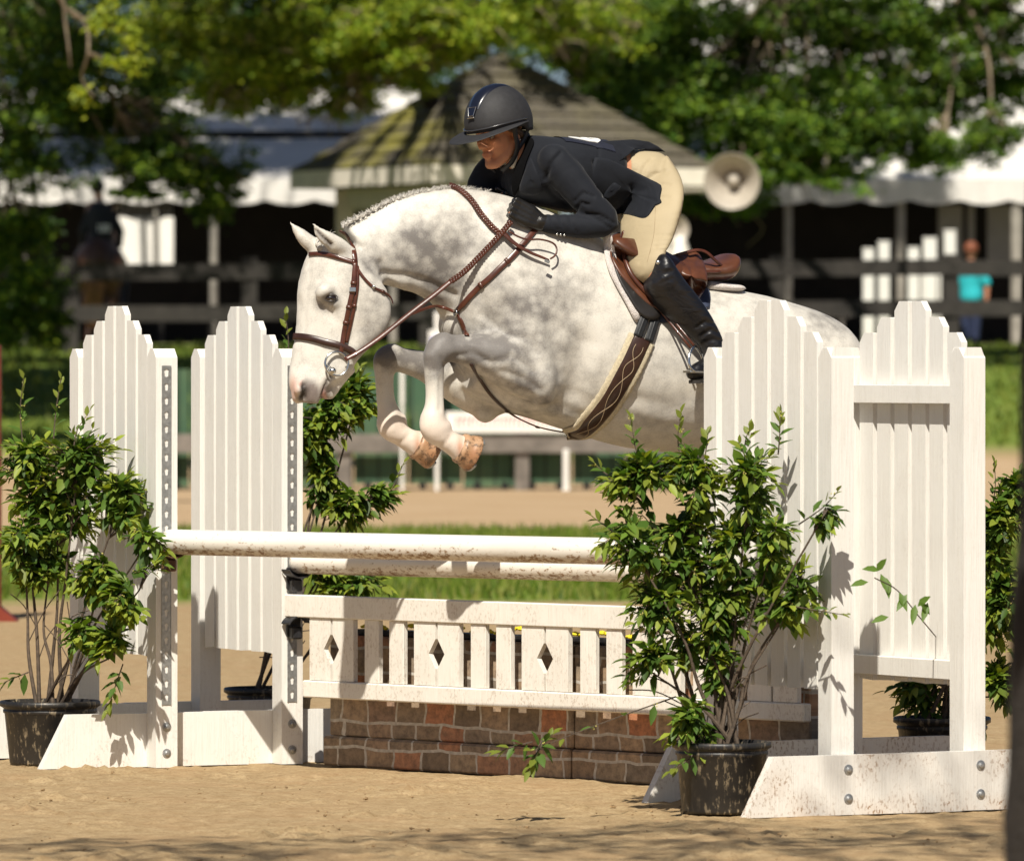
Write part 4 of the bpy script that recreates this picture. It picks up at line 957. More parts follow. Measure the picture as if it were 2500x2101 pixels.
# ================================================================== HORSE
TB = math.tan(R(22))
def hd(px): return 28.12 + (px-1100)/656*TB
LH = Vector((math.sin(R(22)), -math.cos(R(22)), 0))     # towards the horse's left (near) side
def loft(mb, st, L=LH, n=28, ex=2.3, base=hd, sub=4):
    """st: (xa,ya,xb,yb,halfwidth[,ddepth]) two opposite outline points measured on the photograph, width in metres"""
    A = [ (s[0], s[1], s[2], s[3], s[4], s[5] if len(s) > 5 else 0) for s in st]
    cols_ = [catm1([a[k] for a in A], sub) for k in range(6)]
    rings = []
    for q in zip(*cols_):
        xa, ya, xb, yb, w, dd = q; d = base((xa+xb)/2)+dd
        a, b_ = W(xa, ya, d), W(xb, yb, d); c = (a+b_)/2; e = (a-b_)/2
        ring = []
        for k in range(n):
            th = 2*math.pi*k/n; cs, sn = math.cos(th), math.sin(th)
            cs = math.copysign(abs(cs)**(2/ex), cs); sn = math.copysign(abs(sn)**(2/ex), sn)
            ring.append(c + e*cs + L*(w*sn))
        rings.append(ring)
    vs_ = [v for r_ in rings for v in r_]; m = len(rings)
    c0 = sum(rings[0], Vector())/n; c1 = sum(rings[-1], Vector())/n
    fs = [(i*n+k, i*n+(k+1) % n, (i+1)*n+(k+1) % n, (i+1)*n+k) for i in range(m-1) for k in range(n)]
    fs += [tuple(range(n-1, -1, -1)), tuple((m-1)*n+k for k in range(n))]
    mb.add(vs_, fs); return mb
def limb(mb, st, n=16, sub=3, base=hd):
    """st: (px,py,r,dd)"""
    c = [catm1([s[k] for s in st], sub) for k in range(4)]
    pts = [W(x, y, base(x)+dd) for x, y, r_, dd in zip(*c)]
    mb.rounded(pts, c[2], n); return mb
HB = MB()
# trunk
loft(HB, [(2090, 850, 2080, 960, .12), (2045, 790, 2030, 1060, .22), (1950, 745, 1930, 1120, .27), (1800, 708, 1790, 1112, .29), (1650, 690, 1650, 1106, .31), (1520, 630, 1530, 1093, .315),
          (1400, 545, 1425, 1064, .30), (1300, 500, 1325, 1030, .27), (1215, 472, 1235, 1000, .235), (1150, 468, 1150, 930, .19), (1105, 520, 1095, 830, .13)], ex=2.25)
# neck
loft(HB, [(1260, 490, 1110, 820, .150), (1190, 468, 1075, 768, .135), (1105, 460, 1052, 735, .115), (1026, 470, 1012, 716, .100), (955, 490, 978, 706, .088), (890, 524, 945, 698, .080), (838, 552, 915, 690, .078)], ex=2.0)
# head
LHd = Vector((math.sin(R(33)), -math.cos(R(33)), -.12)).normalized()
hb = lambda px: hd(800) + (px-800)/656*math.tan(R(18))
loft(HB, [(800, 562, 905, 650, .060), (768, 598, 930, 688, .088), (746, 645, 944, 728, .098), (733, 700, 950, 772, .100), (729, 752, 932, 815, .090), (725, 805, 892, 855, .072), (716, 850, 866, 886, .060),
          (710, 888, 850, 912, .054), (707, 922, 800, 940, .050), (712, 955, 790, 960, .048), (728, 982, 775, 985, .036)], L=LHd, base=hb, ex=2.15)
# lower lip and chin
loft(HB, [(838, 880, 868, 905, .032), (800, 900, 850, 922, .034), (790, 928, 836, 938, .034), (784, 955, 822, 958, .032), (783, 975, 812, 976, .022)], L=LHd, base=hb)
def hball(px, py, r, dd, base=hd, rz=None, ry=None): HB.ball(W(px, py, base(px)+dd), (r, ry or r, rz or r), 16, 10)
hball(903, 762, .055, -.055, hb, .070)      # cheek
hball(792, 713, .036, -.056, hb)             # brow over the near eye
hball(812, 736, .030, -.056, hb)
hball(744, 716, .030, .062, hb)               # brow over the far eye
hball(735, 950, .030, -.020, hb)             # nostril wing
hball(728, 968, .028, .02, hb)
# ears
def ear(pts, base): 
    limb(HB, pts, 10, 3, base)
ear([(775, 605, .030, .055), (752, 590, .031, .058), (732, 570, .024, .062), (716, 552, .012, .066), (706, 540, .004, .07)], hb)
ear([(835, 605, .030, -.045), (810, 590, .032, -.050), (787, 575, .026, -.055), (772, 558, .014, -.060), (764, 545, .004, -.062)], hb)
# shoulder, forearm and muscle masses, near side
loft(HB, [(1250, 560, 1330, 640, .10, -.10), (1190, 640, 1330, 760, .12, -.13), (1160, 740, 1350, 880, .12, -.14), (1170, 812, 1345, 980, .105, -.16), (1200, 830, 1310, 992, .08, -.17)])
loft(HB, [(1120, 740, 1180, 760, .09, -.02), (1085, 770, 1180, 800, .12, 0), (1082, 810, 1180, 850, .12, 0), (1110, 850, 1180, 900, .10, 0)])
limb(HB, [(1330, 930, .085, -.17), (1270, 905, .095, -.18), (1200, 870, .082, -.185), (1140, 855, .062, -.185), (1100, 850, .050, -.185), (1072, 848, .049, -.185)])
# near knee, cannon, fetlock, pastern
limb(HB, [(1083, 842, .050, -.185), (1066, 865, .052, -.185), (1060, 895, .040, -.185), (1060, 925, .036, -.185), (1061, 960, .034, -.185), (1060, 995, .038, -.185), (1056, 1025, .050, -.185), (1062, 1050, .052, -.185), (1085, 1070, .042, -.187), (1108, 1085, .044, -.189), (1128, 1096, .055, -.19)])
hball(1083, 1040, .030, -.185)
# far fore leg
limb(HB, [(1225, 960, .075, .12), (1180, 965, .085, .15), (1110, 930, .078, .16), (1040, 895, .058, .165), (985, 880, .048, .165), (950, 874, .047, .165)])
limb(HB, [(958, 868, .048, .165), (942, 880, .050, .165), (938, 910, .038, .165), (940, 950, .035, .165), (943, 985, .037, .165), (950, 1015, .046, .165), (952, 1042, .050, .165), (975, 1060, .042, .163), (1000, 1075, .043, .161), (1022, 1086, .054, .16)])
hball(975, 1022, .028, .165)
hball(1185, 1000, .05, .13)
# stifle, thigh and hind legs trailing behind the standards
for dd in (-.15, .15):
    loft(HB, [(1930, 800, 2080, 900, .12, dd), (1900, 920, 2095, 980, .13, dd), (1900, 1040, 2080, 1060, .11, dd), (1960, 1130, 2080, 1110, .08, dd), (2040, 1180, 2115, 1140, .055, dd)])
    limb(HB, [(2070, 1140, .065, dd), (2130, 1165, .05, dd), (2165, 1180, .048, dd), (2190, 1210, .042, dd), (2210, 1260, .034, dd), (2230, 1310, .034, dd), (2240, 1345, .044, dd), (2262, 1372, .04, dd), (2285, 1388, .05, dd)])
# belly fold and sternum muscle
loft(HB, [(1380, 980, 1400, 1055, .16), (1300, 960, 1300, 1022, .16), (1220, 930, 1225, 1000, .13), (1150, 880, 1140, 950, .10)], ex=2)
horse_me = remesh(HB, .0105, 7, .5)
co = get_co(horse_me); no = get_no(horse_me); px, py = to_px(co)
near = (no @ np.array(LH)) > -.1
def seg(px, py, x0, y0, x1, y1):
    dx, dy = x1-x0, y1-y0; t_ = np.clip(((px-x0)*dx+(py-y0)*dy)/(dx*dx+dy*dy), 0, 1)
    return np.hypot(px-x0-t_*dx, py-y0-t_*dy)
def sst(a, b, x): t_ = np.clip((x-a)/(b-a), 0, 1); return t_*t_*(3-2*t_)
# --- sculpt : displacement along normals for folds and hollows
disp = np.zeros(len(co))
def groove(pts, w, d):
    global disp
    dist = np.full(len(co), 1e9)
    for (a, b_) in zip(pts[:-1], pts[1:]): dist = np.minimum(dist, seg(px, py, *a, *b_))
    disp -= d*np.exp(-(dist/w)**2)*near
groove([(1425, 840), (1412, 900), (1400, 955)], 30, .020)      # behind the elbow
groove([(1300, 905), (1250, 870), (1195, 885), (1145, 848)], 6, .006)
groove([(940, 668), (1000, 675), (1050, 690), (1110, 720)], 9, .010)         # jugular groove
groove([(930, 640), (945, 690), (960, 700)], 8, .012)                         # behind the jowl
groove([(1175, 770), (1240, 820), (1290, 828), (1310, 860)], 9, .007)
groove([(1110, 830), (1180, 835)], 5, .004)
groove([(842, 880), (850, 840), (880, 800)], 16, .005)
bulge_later = 1
groove([(783, 985), (789, 955), (800, 925), (812, 912)], 3.2, .010)           # mouth
groove([(741, 938), (745, 955), (739, 970)], 7, .020)                          # nostril
groove([(1640, 990), (1560, 970), (1480, 985)], 20, .006)
groove([(722, 700), (735, 760), (728, 830)], 8, .003)
def bulge(x, y, r_, d):
    global disp
    disp += d*np.exp(-(np.hypot(px-x, py-y)/r_)**2)*near
bulge(1250, 850, 38, .012); bulge(1225, 700, 60, .010); bulge(1370, 700, 50, .008); bulge(1340, 930, 30, .010); bulge(1600, 850, 110, .012)
bulge(807, 700, 16, .006); bulge(985, 690, 16, .006); bulge(1060, 720, 30, .008)
groove([(1074, 925), (1075, 960), (1073, 1000)], 4.5, .005); groove([(954, 915), (956, 950), (957, 985)], 4.5, .005)
bulge(1046, 868, 12, .006); bulge(1100, 856, 12, .007); bulge(1060, 905, 10, -.004); bulge(1092, 1042, 12, .006); bulge(1030, 1045, 14, .004); bulge(925, 872, 12, .005); bulge(985, 1030, 10, .005)
groove([(1112, 868), (1150, 862), (1190, 880)], 5, .006); groove([(1075, 872), (1085, 895)], 5, .005); groove([(1100, 1066), (1085, 1082), (1072, 1090)], 5, .004); groove([(1000, 1060), (985, 1075), (972, 1082)], 5, .004)
groove([(1230, 905), (1280, 925), (1320, 950)], 7, .006); groove([(1160, 690), (1185, 760), (1240, 815)], 14, .006); groove([(890, 600), (900, 640), (925, 680)], 10, .007)
groove([(757, 640), (752, 700), (745, 760), (742, 830)], 6, .0035); groove([(800, 752), (830, 790), (835, 820)], 12, .005); bulge(850, 800, 30, -.004)
groove([(1350, 620), (1420, 700), (1440, 790)], 30, .006); groove([(1185, 940), (1250, 985), (1330, 1020)], 6, .004)
disp += .0016*vnoise(co, 9) + .0009*vnoise(co, 23)
# eye socket
disp -= .012*np.exp(-((px-808)/15)**2-((py-728)/9)**2)*near
# near ear cup
earc = np.exp(-(seg(px, py, 773, 566, 806, 598)/7)**2)*near*(px < 822)*(py < 608); disp -= earc*.016
co2 = co+no*disp[:, None]; set_co(horse_me, co2)
# --- coat colour : white grey with dapples, dark knees, pink muzzle and white stockings
def bl(x, y, rx, ry, p=1.0): return np.exp(-(((px-x)/rx)**2+((py-y)/ry)**2)**p)
def ln_(pts, w): 
    dist = np.full(len(co), 1e9)
    for (a, b_) in zip(pts[:-1], pts[1:]): dist = np.minimum(dist, seg(px, py, *a, *b_))
    return np.exp(-(dist/w)**2)
n1 = vnoise(co, 5, 3); n2 = vnoise(co, 16, 8); n3 = vnoise(co, 34, 1)
gray = np.zeros(len(co))
gray += .32*bl(985, 612, 100, 60)+.27*bl(1060, 605, 85, 75)+.35*bl(1075, 690, 50, 40)+.30*bl(1170, 640, 90, 90)
gray += 1.35*bl(1075, 850, 45, 32)+.95*bl(1170, 855, 78, 32)+.45*bl(1260, 860, 70, 45)+.28*bl(1300, 930, 80, 50)
gray += .35*bl(1270, 770, 110, 70)+.25*bl(1340, 720, 110, 70)+.35*bl(1290, 1000, 110, 22)
gray += .5*bl(1060, 905, 22, 25)+1.5*bl(935, 866, 36, 24)+.7*bl(995, 878, 50, 26)
gray += .22*bl(905, 800, 45, 70)+.30*bl(815, 752, 26, 16)+.35*bl(785, 745, 14, 14)
gray += .30*bl(1400, 820, 26, 60)+.22*bl(2010, 780, 80, 40)+.3*bl(920, 640, 30, 25)
gray += .16
gray *= np.clip(.95+.75*n1+.55*n2+.35*n3, .15, 1.9)
gray *= 1-sst(915, 985, py)*(px < 1140)*(py > 900)*((px < 1105) | (py > 1010))
gray = np.clip(gray, 0, 1)
gray0 = gray.copy()
white_ = np.array([.66, .63, .565]); dk = np.array([.10, .097, .10])
gs = np.clip(gray*.42+.35*np.clip(gray-.7, 0, 1), 0, .92)[:, None]
Cc = white_[None]*(1-gs)+dk[None]*gs
def paint(mask, c): 
    global Cc
    mask = np.clip(mask, 0, 1)[:, None]; Cc = Cc*(1-mask)+np.array(c)[None]*mask
stock = sst(975, 1040, py)*(px < 1170)*(py > 960)
paint(stock*.5, (.80, .62, .50)); paint(.75*np.exp(-((px-1124)/9)**2-((py-1092)/30)**2)*(py > 1055)+.7*np.exp(-((px-1020)/9)**2-((py-1085)/30)**2)*(py > 1050), (.42, .15, .05))
paint(.85*bl(752, 950, 22, 30, 1.5)+.75*bl(765, 965, 26, 28, 2), (.19, .155, .14))
paint(.9*bl(716, 950, 11, 32, 1.4), (.66, .40, .31)); paint(.8*bl(732, 935, 9, 8), (.68, .40, .32))
paint(1.2*ln_([(740, 936), (746, 952), (741, 968), (734, 972)], 7.5), (.02, .014, .012))
paint(.8*bl(800, 955, 14, 26, 1.5), (.17, .14, .13)); paint(.95*bl(791, 968, 5, 18), (.62, .30, .24))
paint(.9*ln_([(783, 985), (789, 955), (800, 925), (812, 912)], 3), (.04, .025, .02))
paint(.85*bl(808, 729, 25, 14, 1.6), (.045, .04, .04))
paint(earc*1.1, (.10, .085, .08))
paint(.5*ln_([(770, 992), (735, 985)], 6), (.15, .11, .10))
vcol(horse_me, np.concatenate([Cc, gray0[:, None]], 1))
m, t, b, o = M_('grey_horse_coat'); v = coords(t)
at = N(t, 'ShaderNodeAttribute', attribute_name='tint')
hair = nz(t, coords(t, scale=(1, 1, 1.6)), 260, 4, .65); sp_ = nz(t, v, 150, 3, .6)
gk = math_(t, 'ADD', math_(t, 'MULTIPLY', at.outputs['Alpha'], .60), math_(t, 'MULTIPLY', nz(t, v, 150, 5, .7), .62))
vo = N(t, 'ShaderNodeTexVoronoi'); vo.inputs['Scale'].default_value = 30; t.links.new(v, vo.inputs['Vector'])
gk = math_(t, 'ADD', gk, math_(t, 'MULTIPLY', math_(t, 'MULTIPLY', vo.outputs['Distance'], .34), math_(t, 'MULTIPLY_ADD', at.outputs['Alpha'], 1.1, .42)))
c = mix(t, ramp(t, gk, [(.44, g3(0)), (.98, g3(.88))]), at.outputs[0], (.13, .12, .115))
c = mix(t, ramp(t, hair, [(.36, g3(.22)), (.50, g3(0))]), c, (.38, .34, .29))
c = mix(t, ramp(t, sp_, [(.26, g3(.4)), (.36, g3(0))]), c, (.22, .19, .165))
t.links.new(c, b.inputs['Base Color']); b.inputs['Roughness'].default_value = .48; b.inputs['Specular IOR Level'].default_value = .35
b.inputs['Sheen Weight'].default_value = .15; b.inputs['Sheen Roughness'].default_value = .4
b.inputs['Subsurface Weight'].default_value = 0
bump(t, b, math_(t, 'ADD', hair, math_(t, 'MULTIPLY', nz(t, v, 30, 3), 1.2)), .22, .004)
MAT['coat'] = m
horse = thing('horse', 'dappled grey horse leaping over the white oxer with its knees tucked up', 'horse', W(1500, 900, hd(1500)))
horse_o = link('body', horse_me, MAT['coat'], horse, True)
bvh = BVHTree.FromPolygons([Vector(c) for c in co2.tolist()], [tuple(p.vertices) for p in horse_me.polygons])
CP = Vector((0, 0, H))
def hit(px_, py_, tree_=None):
    d = (W(px_, py_, 28)-CP).normalized(); l, n_, i, dist = (tree_ or bvh).ray_cast(CP, d)
    return (l, n_) if l is not None else (None, None)
# eyes
def eye(px_, py_, push, label=None):
    l, n_ = hit(px_, py_)
    if l is None: return
    c = l - n_*push; q = n_.to_track_quat('Z', 'Y').to_matrix().to_4x4()
    MB().ball(c, (.0215, .0165, .0165), 20, 14, 0, None).build('eye', MAT['eye'], horse, True)
    for sgn in (1, -1):   # lids
        pts = []
        for k in range(9):
            a = -1+2*k/8; x_ = px_+a*17; y_ = py_ - sgn*(8.5 if sgn > 0 else 6.5)*(1-a*a)**.6+(.5 if a < 0 else -1)*2*abs(a)
            l2, n2_ = hit(x_, y_)
            pts.append(c + Vector(((x_-px_)/656, -.012+abs(a)*.010, -(y_-py_)/656)))
        MB().tube(pts, [.001+.0045*(1-abs(-1+2*k/8)) for k in range(9)], 8).build('eyelid', MAT['coat_plain'], horse, True)
    MB().ball(c+Vector((-.004, -.0125, .004)), (.004, .003, .004), 8, 6).build('eye_glint', MAT['glint'], horse, True)
MAT['eye'] = plain('dark_brown_eye', (.012, .007, .005), .05, .2, 40, 0, coat=1)
MAT['glint'] = plain('eye_wet_glint', (.25, .25, .25), .1, .1, 40, 0)
MAT['coat_plain'] = plain('grey_eyelid_skin', (.06, .053, .05), .5, .2, 60, .3)
eye(808, 728, -.001)
# hooves
m, t, b, o = M_('tan_hoof'); v = coords(t)
t.links.new(mix(t, ramp(t, nz(t, v, 38, 5, .7), [(.48, g3(0)), (.60, g3(.85))]), ramp(t, nz(t, v, 9, 4), [(.3, (.26, .085, .03)), (.5, (.40, .22, .115)), (.7, (.48, .32, .20))]), (.08, .05, .03)), b.inputs['Base Color'])
b.inputs['Roughness'].default_value = .45; bump(t, b, nz(t, v, 60, 3), .3, .002); MAT['hoof'] = m
def hoof(c_px, c_py, t_px, t_py, dd, r0=.056, r1=.071, pitch=0):
    """from coronet centre to sole centre"""
    a = W(c_px, c_py, hd(c_px)+dd); e = W(t_px, t_py, hd(t_px)+dd+.0); ax = (e-a); L = ax.length; q = ax.to_track_quat('Z', 'Y').to_matrix().to_4x4()
    Mx = Matrix.Translation(a) @ q @ Matrix.Diagonal((1.0, .95, 1, 1))
    root = MB().lathe([(r0*.80, -.014), (r0*.99, -.006), (r0*1.03, .004), (r0*.98, .014), (r0+(r1-r0)*.5, L*.5), (r1, L*.93), (r1*.985, L), (r1*.88, L*1.0), (r1*.6, L*.93), (.002, L*.9)], 26, 0, Mx).build('hoof', MAT['hoof'], horse, True)
    sh = []
    for k in range(17):
        an = R(-140+280*k/16); sh.append(Mx @ Vector((math.cos(an)*r1*.88, math.sin(an)*r1*.88, L+.004)))
    MB().tube(sh, .0065, 6).build('shoe', MAT['steel'], root, True)
hoof(1126, 1094, 1156, 1108, -.19, .060, .074)
hoof(1020, 1086, 1058, 1104, .16, .058, .070)
for dd in (-.15, .15): hoof(2285, 1388, 2320, 1408, dd)
# plaited mane along the crest
mane = MB(); rm = random.Random(4)
crest = catmull([Vector((x_, y_, 0)) for x_, y_ in ((838, 552), (858, 538), (890, 523), (925, 503), (955, 489), (990, 477), (1026, 468), (1065, 462), (1105, 459), (1150, 463), (1190, 470))], 8)
for i, p in enumerate(crest):
    for k in range(9):
        d_ = hd(p.x)+rm.uniform(-.028, .028); a = W(p.x+rm.uniform(-3, 3), p.y+4, d_); e = a+Vector((rm.uniform(-.014, .02), rm.uniform(-.012, .012), rm.uniform(.008, .022)))
        mane.tube([a, a.lerp(e, .5)+Vector((rm.uniform(-.004, .004), 0, .003)), e], [.0018, .0013, .0004], 4, cap=False)
    if i % 3 == 0 and i < 40:
        c = W(p.x, p.y+1, hd(p.x)-.012); mane.ball(c, (.007, .009, .007), 8, 6)
m, t, b, o = M_('grey_mane'); v = coords(t)
t.links.new(ramp(t, nz(t, v, 50, 4), [(.3, (.28, .27, .25)), (.55, (.55, .52, .47)), (.8, (.72, .69, .62))]), b.inputs['Base Color']); b.inputs['Roughness'].default_value = .6; MAT['mane'] = m
mane.build('mane', m, horse, True)
fk = MB()
for k in range(26):
    a = W(795+rm.uniform(-16, 16), 578+rm.uniform(-5, 8), hb(795)+rm.uniform(-.03, .03)); e = a+Vector((rm.uniform(-.03, .03), -.02, rm.uniform(.0, .028)))
    fk.tube([a, a.lerp(e, .5)+Vector((0, 0, .006)), e], [.002, .0015, .0005], 4, cap=False)
for (x_, y_, r_) in ((778, 596, .014), (781, 606, .012), (776, 586, .010)): 
    l, n_ = hit(x_, y_)
    if l is not None: fk.ball(l, (r_, r_, r_*1.1), 10, 8)
fk.build('forelock', m, horse, True)
tl = MB()
for k in range(70):
    a = W(2092, 870, hd(2092)+rm.uniform(-.03, .03)); pts = [a]
    for j in range(5): pts.append(pts[-1]+Vector((.035+rm.uniform(-.012, .016)-.004*j, rm.uniform(-.015, .02), -.045-.02*j+rm.uniform(-.01, .01))))
    tl.tube(pts, [.006, .008, .008, .007, .005, .001], 5, cap=False)
tl.build('tail', m, horse, True)
# ================================================================== TACK
leather = plain('oiled_brown_leather', (.070, .020, .010), .33, .35, 30, .25, .001, coat=.25)
leather2 = plain('saddle_leather', (.090, .031, .014), .38, .3, 14, .3, .001, coat=.15)
dleather = plain('dark_brown_leather', (.035, .014, .009), .38, .3, 30, .25, .001, coat=.1)
blk = plain('black_elastic', (.014, .015, .017), .5, .2, 60, .3, .001)
fleece = plain('cream_fleece', (.72, .62, .42), 1, .18, 90, 1, .008, sheen=.3)
wfleece = plain('white_fleece', (.72, .66, .62), 1, .15, 70, 1, .008, sheen=.3)
def spath(pts, off=.004, tree_=None, k=5, base=hd):
    """picture points -> smooth 3-D path lying on the animal's surface"""
    q = catmull([Vector((x, y, 0)) for x, y in pts], k); P = []; Nn = []; last = None
    for p in q:
        l, n_ = hit(p.x, p.y, tree_)
        if l is not None and (last is None or abs((l-last).y) < .25): last = l
        else: l, n_ = None, None
        P.append(l); Nn.append(n_)
    ok = [i for i, l in enumerate(P) if l is not None]
    for i, p in enumerate(q):
        if P[i] is None:
            j = min(ok, key=lambda a: abs(a-i)); P[i] = W(p.x, p.y, P[j].y+.0); Nn[i] = Nn[j]
    for _ in range(3):
        P = [P[0]] + [(P[i-1]+P[i]*2+P[i+1])/4 for i in range(1, len(P)-1)] + [P[-1]]
        Nn = [Nn[0]] + [(Nn[i-1]+Nn[i]*2+Nn[i+1]).normalized() for i in range(1, len(Nn)-1)] + [Nn[-1]]
    return [p+n_*off for p, n_ in zip(P, Nn)], Nn
def ribbon(mb, P, Nn, w, th=.004, mi=0):
    vs_ = []; n = len(P)
    for i in range(n):
        t_ = (P[min(i+1, n-1)]-P[max(i-1, 0)]).normalized(); s_ = t_.cross(Nn[i]).normalized(); u_ = s_.cross(t_)
        if u_.dot(Nn[i]) < 0: u_ = -u_
        ww = w[i] if hasattr(w, '__len__') else w
        for a, b_ in ((-.5, 0), (-.5, .55), (-.4, 1), (.4, 1), (.5, .55), (.5, 0)): vs_.append(P[i]+s_*a*ww+u_*b_*th)
    fs = [(i*6+k, i*6+(k+1) % 6, (i+1)*6+(k+1) % 6, (i+1)*6+k) for i in range(n-1) for k in range(6)]
    fs += [tuple(range(5, -1, -1)), tuple((n-1)*6+k for k in range(6))]
    mb.add(vs_, fs, mi); return mb
def strap(name, pts, w, mat_, parent, off=.003, th=.004, keepers=(), k=5):
    P, Nn = spath(pts, off, None, k); m_ = MB(); ribbon(m_, P, Nn, w, th)
    for f in keepers:
        i = int(f*(len(P)-1)); t_ = (P[min(i+1, len(P)-1)]-P[max(i-1, 0)]).normalized()
        ribbon(m_, [P[i]-t_*.006+Nn[i]*.001, P[i]+Nn[i]*.0015, P[i]+t_*.006+Nn[i]*.001], [Nn[i]]*3, w*1.22, th+.002)
    return m_.build(name, mat_, parent, True)
def patch(name, poly, mat_, parent, off, th, tree_=None, rings=9, wave=0, base=hd, dd0=-.1, sub=5, mi=None, fallback=None):
    q = catmull([Vector((x, y, 0)) for x, y in poly+[poly[0]]], sub)[:-1] if sub else [Vector((x, y, 0)) for x, y in poly]
    c = sum(q, Vector())/len(q); n = len(q); vs_ = []; st = []
    for r_ in range(rings+1):
        f = (r_/rings)**.8
        for p in q:
            s_ = c.lerp(p, max(f, .001)); l, n_ = hit(s_.x, s_.y, tree_); st.append((s_, l, n_))
    P = []
    for s_, l, n_ in st:
        if l is None:
            dref = [a[1].y for a in st if a[1] is not None and (a[0]-s_).length < 60]; 
            yy = min(dref) if dref else base(s_.x)+dd0
            if fallback is not None: yy = max(yy, fallback(s_.x)) if dref else fallback(s_.x)
            l = W(s_.x, s_.y, yy); n_ = Vector((0, -1, .2)).normalized()
        P.append([l, n_])
    # smooth
    Y = [p[0].copy() for p in P]
    for _ in range(4):
        Z = [y.copy() for y in Y]
        for r_ in range(rings+1):
            for k in range(n):
                i = r_*n+k; nb = [r_*n+(k+1) % n, r_*n+(k-1) % n] + ([i+n] if r_ < rings else []) + ([i-n] if r_ > 0 else [])
                av = sum((Y[j].y for j in nb), 0)/len(nb); Z[i] = W(st[i][0].x, st[i][0].y, (Y[i].y+av)/2)
        Y = Z
    top = []; bot = []
    for i, (y, (s_, l, n_)) in enumerate(zip(Y, st)):
        w_ = wave*math.sin(s_.x*.11+s_.y*.05)*(i//n)/rings
        nn = Vector((0, -1, .15)).normalized()
        e = th*(1 if i//n < rings else .35)
        top.append(y+nn*(off+e+w_)); bot.append(y+nn*(off+w_))
    fs = []; m0 = len(top)
    for r_ in range(rings):
        for k in range(n):
            a, b_, d_, e_ = r_*n+k, r_*n+(k+1) % n, (r_+1)*n+(k+1) % n, (r_+1)*n+k
            fs += [(a, b_, d_, e_), (m0+a, m0+e_, m0+d_, m0+b_)]
    for k in range(n): a, b_ = rings*n+k, rings*n+(k+1) % n; fs.append((a, b_, m0+b_, m0+a))
    m_ = MB(); m_.add(top+bot, fs); return m_.build(name, mat_, parent, True)
def torus(mb, c, r, rr, nrm, n=28, m=8, sq=1.0, upv=Vector((0, 0, 1))):
    nrm = Vector(nrm).normalized(); a = nrm.cross(upv).normalized(); b_ = nrm.cross(a)
    pts = [Vector(c)+a*math.cos(2*math.pi*i/n)*r+b_*math.sin(2*math.pi*i/n)*r*sq for i in range(n)]
    vs_ = []
    for i, p in enumerate(pts):
        o_ = (p-Vector(c)).normalized()
        for k in range(m): vs_.append(p+o_*math.cos(2*math.pi*k/m)*rr+nrm*math.sin(2*math.pi*k/m)*rr)
    mb.add(vs_, [(i*m+k, i*m+(k+1) % m, ((i+1) % n)*m+(k+1) % m, ((i+1) % n)*m+k) for i in range(n) for k in range(m)]); return mb

bridle = thing('bridle', 'brown leather bridle on the grey horse head, with braided reins', 'bridle', W(860, 700, hb(860)))
strap('headstall', [(830, 562), (849, 574), (860, 599), (866, 630), (867, 645)], .019, leather, bridle)
strap('browband', [(757, 621), (783, 620), (811, 624), (838, 633), (870, 642)], .016, leather, bridle, .004, keepers=(.97,))
strap('cheekpiece', [(867, 642), (865, 672), (862, 705), (854, 743), (847, 778), (838, 825), (831, 864)], .018, leather, bridle, .008, keepers=(.28, .38, .56, .72))
strap('noseband_hanger', [(872, 650), (873, 690), (870, 720), (862, 765), (852, 808), (846, 836)], .013, leather, bridle, .003, keepers=(.55,))
strap('throatlatch', [(869, 650), (887, 678), (911, 702), (932, 712), (950, 726), (956, 742)], .010, leather, bridle, .004, keepers=(.62,))
strap('noseband', [(719, 822), (743, 823), (770, 828), (797, 836), (828, 843), (858, 856), (868, 868)], .026, dleather, bridle, .004, .008)
m_ = MB(); l, n_ = hit(905, 698)
for (x_, y_) in ((911, 701),): 
    l, n_ = hit(x_, y_)
    if l: m_.ball(l+n_*.010, (.007, .005, .007), 10, 8); m_.build('buckle', MAT['iron'], bridle, True)
m_ = MB(); l, n_ = hit(862, 707)
if l: m_.box((-.012, -.003, -.008), (.012, .003, .008), M=Matrix.Translation(l+n_*.016) @ n_.to_track_quat('-Y', 'Z').to_matrix().to_4x4(), bev=.001); m_.build('cheek_buckle', MAT['iron'], bridle)
# bit ring and mouthpiece end
l, n_ = hit(822, 888)
if l is None: l, n_ = W(822, 888, hb(822)-.05), Vector((-.3, -.95, 0))
rc = W(822, 888, l.y-.018); rn = Vector((.25, -.96, .05))
m_ = MB(); torus(m_, rc, .044, .0042, rn); m_.build('bit_ring', MAT['iron'], bridle, True)
m_ = MB(); m_.rounded([W(795, 890, rc.y+.012), W(812, 905, rc.y-.012)], [.006, .009], 10); m_.ball(W(812, 905, rc.y-.018), (.0135, .012, .0135), 14, 10); m_.build('mouthpiece', MAT['iron'], bridle, True)
